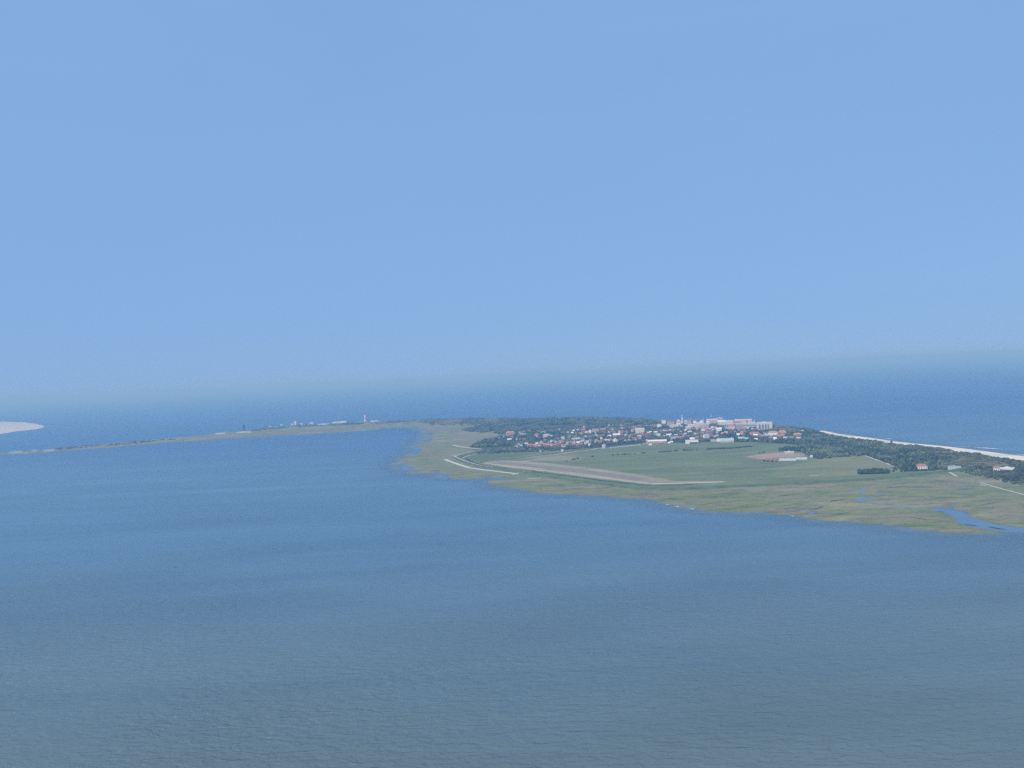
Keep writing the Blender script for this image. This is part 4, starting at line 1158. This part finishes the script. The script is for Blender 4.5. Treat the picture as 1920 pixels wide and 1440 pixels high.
W_WEST = pw([(880, 838), (892, 831), (905, 826), (930, 821), (958, 815.5), (925, 812), (880, 808.5), (866, 806), (890, 801), (930, 795), (990, 789), (1060, 786), (1130, 786), (1190, 788), (1230, 793),
             (1240, 800), (1200, 806), (1100, 812), (1060, 818), (1010, 826), (960, 834), (920, 838)], 3.0)
W_HEDGE = pw([(888, 850.5), (905, 845), (930, 840), (1000, 838), (1076, 837), (1100, 838), (1076, 842.5), (1000, 846.5), (940, 849)], 2.0)
W_VILL = pw([(960, 834), (1010, 826), (1060, 818), (1100, 812), (1200, 806), (1240, 800), (1300, 800), (1400, 803), (1450, 806), (1480, 811), (1510, 818), (1500, 832), (1420, 829), (1376, 827.5), (1340, 827.5), (1310, 828), (1280, 829.5), (1210, 829),
             (1150, 835), (1116, 839), (1076, 841.5), (1000, 840)], 2.0)
W_EAST = pw([(1440, 826), (1480, 812), (1530, 814), (1570, 821), (1630, 831), (1660, 838), (1700, 846), (1740, 857), (1768, 868), (1770, 879), (1752, 881), (1715, 882.5), (1692, 881), (1684, 876), (1645, 861), (1623, 853.5), (1572, 856), (1535, 860), (1512, 852), (1500, 844), (1455, 843), (1500, 838), (1495, 832)], 2.0)
S_DUNE = pw([(1480, 803), (1528, 808), (1576, 818), (1675, 832), (1755, 841), (1824, 850), (1870, 858), (1906, 863), (2000, 880), (2000, 925), (1920, 906), (1870, 899), (1820, 886), (1770, 872), (1740, 857), (1700, 846), (1630, 831), (1570, 821), (1500, 811)], 3.0)
S_SOUTH = pw([(1800, 884), (1815, 880.5), (1850, 881), (1920, 885), (2000, 898), (2000, 935), (1920, 910.5), (1890, 905), (1860, 898), (1830, 891)], 2.0)
S_NW = pw([(640, 792), (720, 789), (836, 786), (907, 785), (1000, 785), (1000, 790), (930, 795), (890, 800), (860, 799), (800, 795), (720, 794.5), (640, 796)], 4.0)
thick = lambda thr, sc, sd_: (lambda Q: fbm(Q[:, 0], Q[:, 1], sc, 4, sd_) > thr)
tree_mass('western_wood', scatter(W_WEST, 1 / 90, thick(.34, 110, 201)), (3.5, 6.5), 1.05, M['wood'])
tree_mass('hedge_wood', scatter(W_HEDGE, 1 / 60, thick(.30, 50, 202)), (2.6, 4.6), 1.0, M['wood'])
tree_mass('village_trees', scatter(W_VILL, 1 / 95, thick(.30, 60, 203)), (2.8, 5.2), .95, M['wood'])
tree_mass('eastern_wood', scatter(W_EAST, 1 / 65, thick(.24, 70, 204)), (3.2, 6.0), 1.0, M['wood'])
tree_mass('dune_scrub', scatter(S_DUNE, 1 / 36, thick(.36, 60, 205)), (1.1, 3.8), .62, M['scrub'])
tree_mass('southern_scrub', scatter(S_SOUTH, 1 / 38, thick(.30, 40, 206)), (1.6, 4.0), .8, M['wood'])
tree_mass('northern_dune_scrub', scatter(S_NW, 1 / 220, thick(.46, 120, 207)), (2.5, 5.0), .6, M['scrub'])
sp = pw([(100, 841), (225, 831.5), (330, 822.5), (330, 824.5), (225, 834), (110, 843.5)], 2.0)
tree_mass('spit_scrub', scatter(sp, 1 / 160, thick(.42, 80, 208)), (2.5, 4.5), .7, M['scrub'])
sp = pw([(470, 806), (520, 801), (560, 798), (600, 796), (680, 793), (680, 796), (600, 799), (520, 804), (470, 809)], 2.0)
tree_mass('spit_village_trees', scatter(sp, 1 / 260, thick(.45, 80, 209)), (3, 5.5), .8, M['wood'])

# single trees and bushes one can tell apart
TREE_MESH = []
for k in range(5):
    cv, cf = crown(300 + k, random.uniform(.9, 1.15), 60)
    TREE_MESH.append(mesh_from('crown', cv.tolist(), cf.tolist()))
    TREE_MESH[-1].materials.append(M['tree'])
PALE = []
for k in range(2):
    c_ = TREE_MESH[k].copy(); c_.materials.clear(); c_.materials.append(M['pale_tree']); PALE.append(c_)
TRUNK = mesh_from('trunk', *ring(.09, .05, 0, .9, 7)); TRUNK.materials.append(M['bark'])
def tree(p_, r_, hmul, label, group, name='tree', cat='tree', pale=False):
    root = empty(name, (p_[0], p_[1], gz(p_[0], p_[1]) - .1), random.uniform(0, 6.28))
    root.scale = (r_, r_, r_ * hmul)
    c_ = bpy.data.objects.new('crown', random.choice(PALE if pale else TREE_MESH)); COL.objects.link(c_); c_.parent = root
    c_.location = (0, 0, .10 if cat == 'tree' else -.12)
    t_ = bpy.data.objects.new('trunk' if cat == 'tree' else 'stem', TRUNK); COL.objects.link(t_); t_.parent = root
    tag(root, label, cat, group)
    return root
# bush line across the airfield
segs = [(1061, 1064, 865, 864.4), (1071, 1079, 862.5, 861.5), (1082, 1084, 860.6, 860.2), (1108, 1114, 856.6, 856.2), (1147, 1152, 854.2, 853.8), (1156, 1161, 853.3, 853), (1165, 1183, 852.6, 851.6), (1189, 1192, 851.5, 851.3),
        (1202, 1210, 850.2, 849.8), (1234, 1260, 848.2, 846.4), (1264, 1271, 846.2, 845.6), (1281, 1299, 845.0, 843.8), (1304, 1309, 843.6, 843.2)]
bushes = []
for xa, xb, ya, yb in segs:
    k = max(1, int((xb - xa) / 3.2))
    for i in range(k):
        f_ = (i + .5) / k
        bushes.append(at(xa + (xb - xa) * f_, ya + (yb - ya) * f_, 1))
for i, p_ in enumerate(bushes):
    tree(p_, random.uniform(2.4, 3.8), random.uniform(.6, .85), '%s dark bush from the left in the broken line across the airfield' % ORD[i], 'bushes in the line across the airfield', 'bush', 'bush')
hed = []
for i in range(24):
    f_ = (i + .5) / 24
    hed.append(at(1325 + 85 * f_, 843.2 - 5.2 * f_ - .5 * math.sin(f_ * 9), 1))
for i, p_ in enumerate(hed):
    tree(p_, random.uniform(3.2, 4.4), random.uniform(.5, .75), '%s dark shrub from the left in the unbroken airfield hedge' % ORD[i], 'shrubs of the unbroken airfield hedge', 'hedge_shrub', 'shrub')
# clipped grove by the east field
for i in range(17):
    for j in range(3):
        f_ = (i + .5) / 17
        x = 1610 + 57 * f_
        y = 889.3 - 1.9 * f_ - j * 2.1
        if f_ > .8 and j == 2: continue
        tree(at(x, y, 1), random.uniform(3.4, 4.6), random.uniform(.85, 1.1), '%s dark tree from the left in the %s row of the rectangular grove' % (ORD[i], ['front', 'middle', 'back'][j]), 'trees of the rectangular grove')
for x, y, r_ in [(1678.5, 881.5, 4.5), (1675, 884.8, 2.5), (1690, 884.5, 3), (1697, 884, 3)]:
    tree(at(x, y, 1), r_, 1, {1678.5: 'solitary round tree at the corner of the east field', 1675: 'lowest shrub-like tree just right of the rectangular grove', 1690: 'left low tree in the gap before the eastern wood', 1697: 'right low tree in the gap before the eastern wood'}[x], 'trees by the east field corner')
for i in range(16):
    x = 1700 + i * 3.6
    tree(at(x, 883.8 - i * .12, 1), random.uniform(2.6, 3.6), .8, '%s low shrub from the left in the hedge before the red-roofed eastern house' % ORD[i], 'shrubs before the eastern house', 'hedge_shrub', 'shrub')
for i, (x, y, r_) in enumerate([(1762, 880.5, 4), (1767, 880, 5), (1772, 880.5, 4.6), (1776, 879.5, 4.2), (1769, 877, 5), (1775, 876, 4.4)]):
    tree(at(x, y, 1), r_, 1.15, ['leftmost pale silvery tree right of the red-roofed eastern house', 'second pale silvery tree from the left at the farm road', 'third pale silvery tree from the left at the farm road', 'rightmost front pale silvery tree beside the grey farm shed', 'left of the two pale silvery trees at the back of the clump', 'right of the two pale silvery trees at the back of the clump'][i], 'pale silvery trees', pale=True)
for i in range(9):
    tree(at(1462 + i * 5.2, 846.6 - .4 * math.sin(i), 1), random.uniform(3, 4.5), .8, '%s dark tree from the left in the row behind the bare farmyard' % ORD[i], 'trees behind the farmyard')
for i, (x, y) in enumerate([(1424, 849.5), (1432, 849), (1433, 865), (1440, 865.5), (1448, 866), (1455, 866)]):
    tree(at(x, y, 1), random.uniform(2.5, 4), .75, '%s dark bush from the left beside the field farm' % ORD[i], 'bushes beside the field farm', 'bush', 'bush')

# sandy clearing by the dune house
p_ = pw([(1854, 880), (1870, 878.5), (1895, 878.2), (1906, 880.5), (1893, 882.5), (1872, 881.8)], 2.5)
zz = max(gz(a[0], a[1]) for a in p_) + .15
tag(add('sandy_clearing', mesh_from('sandy_clearing', [(a[0], a[1], gz(a[0], a[1]) + .4) for a in p_], [tuple(range(len(p_)))]), M['sand']), kind='structure')

# surf along the northern beach and drift foam at the marsh edge
def foam(name, pxpts, w):
    L = polyline(pw(pxpts, .05), 5)
    nn_ = normals2(L)
    Vv, Ff = [], []
    n_ = len(L)
    for k, (a, b_) in enumerate(zip(L, nn_)):
        ww = w * math.sin(math.pi * (k + .3) / (n_ + .3)) * random.uniform(.3, 1)
        c = a + b_ * random.uniform(-1, 1)
        Vv += [(c[0] - b_[0] * ww / 2, c[1] - b_[1] * ww / 2, .06), (c[0] + b_[0] * ww / 2, c[1] + b_[1] * ww / 2, .06)]
    for k in range(n_ - 1):
        Ff.append((2 * k, 2 * k + 1, 2 * k + 3, 2 * k + 2))
    o = add(name, mesh_from(name, Vv, Ff), M['foam']); o['kind'] = 'stuff'
foam('surf', [(1825, 838.2), (1850, 840.2), (1879, 842)], 11)
foam('surf', [(1790, 836.4), (1810, 837.2), (1822, 837.8)], 4)
foam('surf', [(1896, 851), (1915, 852.5), (1960, 858)], 8)
foam('surf', [(1650, 820.5), (1675, 823.5)], 5)
for x, y, w in [(1250, 945.5, 4), (1268, 949.5, 5), (1296, 953.8, 5), (1323, 956.2, 6), (1543, 974.3, 6), (1485, 967, 4)]:
    foam('shore_foam', [(x - w, y - .4), (x, y), (x + w, y + .5)], 3.5)

# a lone sailing boat beyond the town
p_ = at(1334, 781.5, 0)
sbt = empty('sailing_boat', (p_.x, p_.y, 0), .5); tag(sbt, 'tiny white sailing boat on the sea behind the town', 'boat')
hull = [(-6, -1.6, -.3), (4, -1.8, -.3), (8, 0, .2), (4, 1.8, -.3), (-6, 1.6, -.3), (-6, -1.9, 1.2), (4, -2.1, 1.3), (9, 0, 1.7), (4, 2.1, 1.3), (-6, 1.9, 1.2)]
put('hull', mesh_from('hull', hull, [(0, 1, 6, 5), (1, 2, 7, 6), (2, 3, 8, 7), (3, 4, 9, 8), (4, 0, 5, 9), (5, 6, 7, 8, 9), (4, 3, 2, 1, 0)]), M['w_white'], sbt)
put('mast', mesh_from('mast', *ring(.15, .1, 1, 19, 6)), M['steel'], sbt, (1, 0, 0))
put('sail', mesh_from('sail', [(.8, -.1, 2), (.8, .1, 2), (-6, -.1, 2), (-6, .1, 2), (.8, -.1, 18), (.8, .1, 18)], [(0, 2, 4), (1, 5, 3), (0, 1, 3, 2), (2, 3, 5, 4), (0, 4, 5, 1)]), M['paint'], sbt)

# ------------------------------------------------------------------ haze
v, f = box(-61000, 61000, -61000, 61000, -3.0, 290.0)
hz = add('haze', mesh_from('haze', v, f))
hz['kind'] = 'stuff'
hm = bpy.data.materials.new('haze_air')
hm.use_nodes = True
hn = hm.node_tree
for nd in list(hn.nodes):
    if nd.type == 'BSDF_PRINCIPLED': hn.nodes.remove(nd)
pv_ = hn.nodes.new('ShaderNodeVolumePrincipled')
pv_.inputs['Color'].default_value = (*HAZE_COLOR, 1)
pv_.inputs['Density'].default_value = HAZE_DENSITY
pv_.inputs['Absorption Color'].default_value = (*HAZE_ABSORB, 1)
pv_.inputs['Anisotropy'].default_value = 0.0
out = next(nd for nd in hn.nodes if nd.type == 'OUTPUT_MATERIAL')
hn.links.new(pv_.outputs[0], out.inputs['Volume'])
hz.data.materials.append(hm)
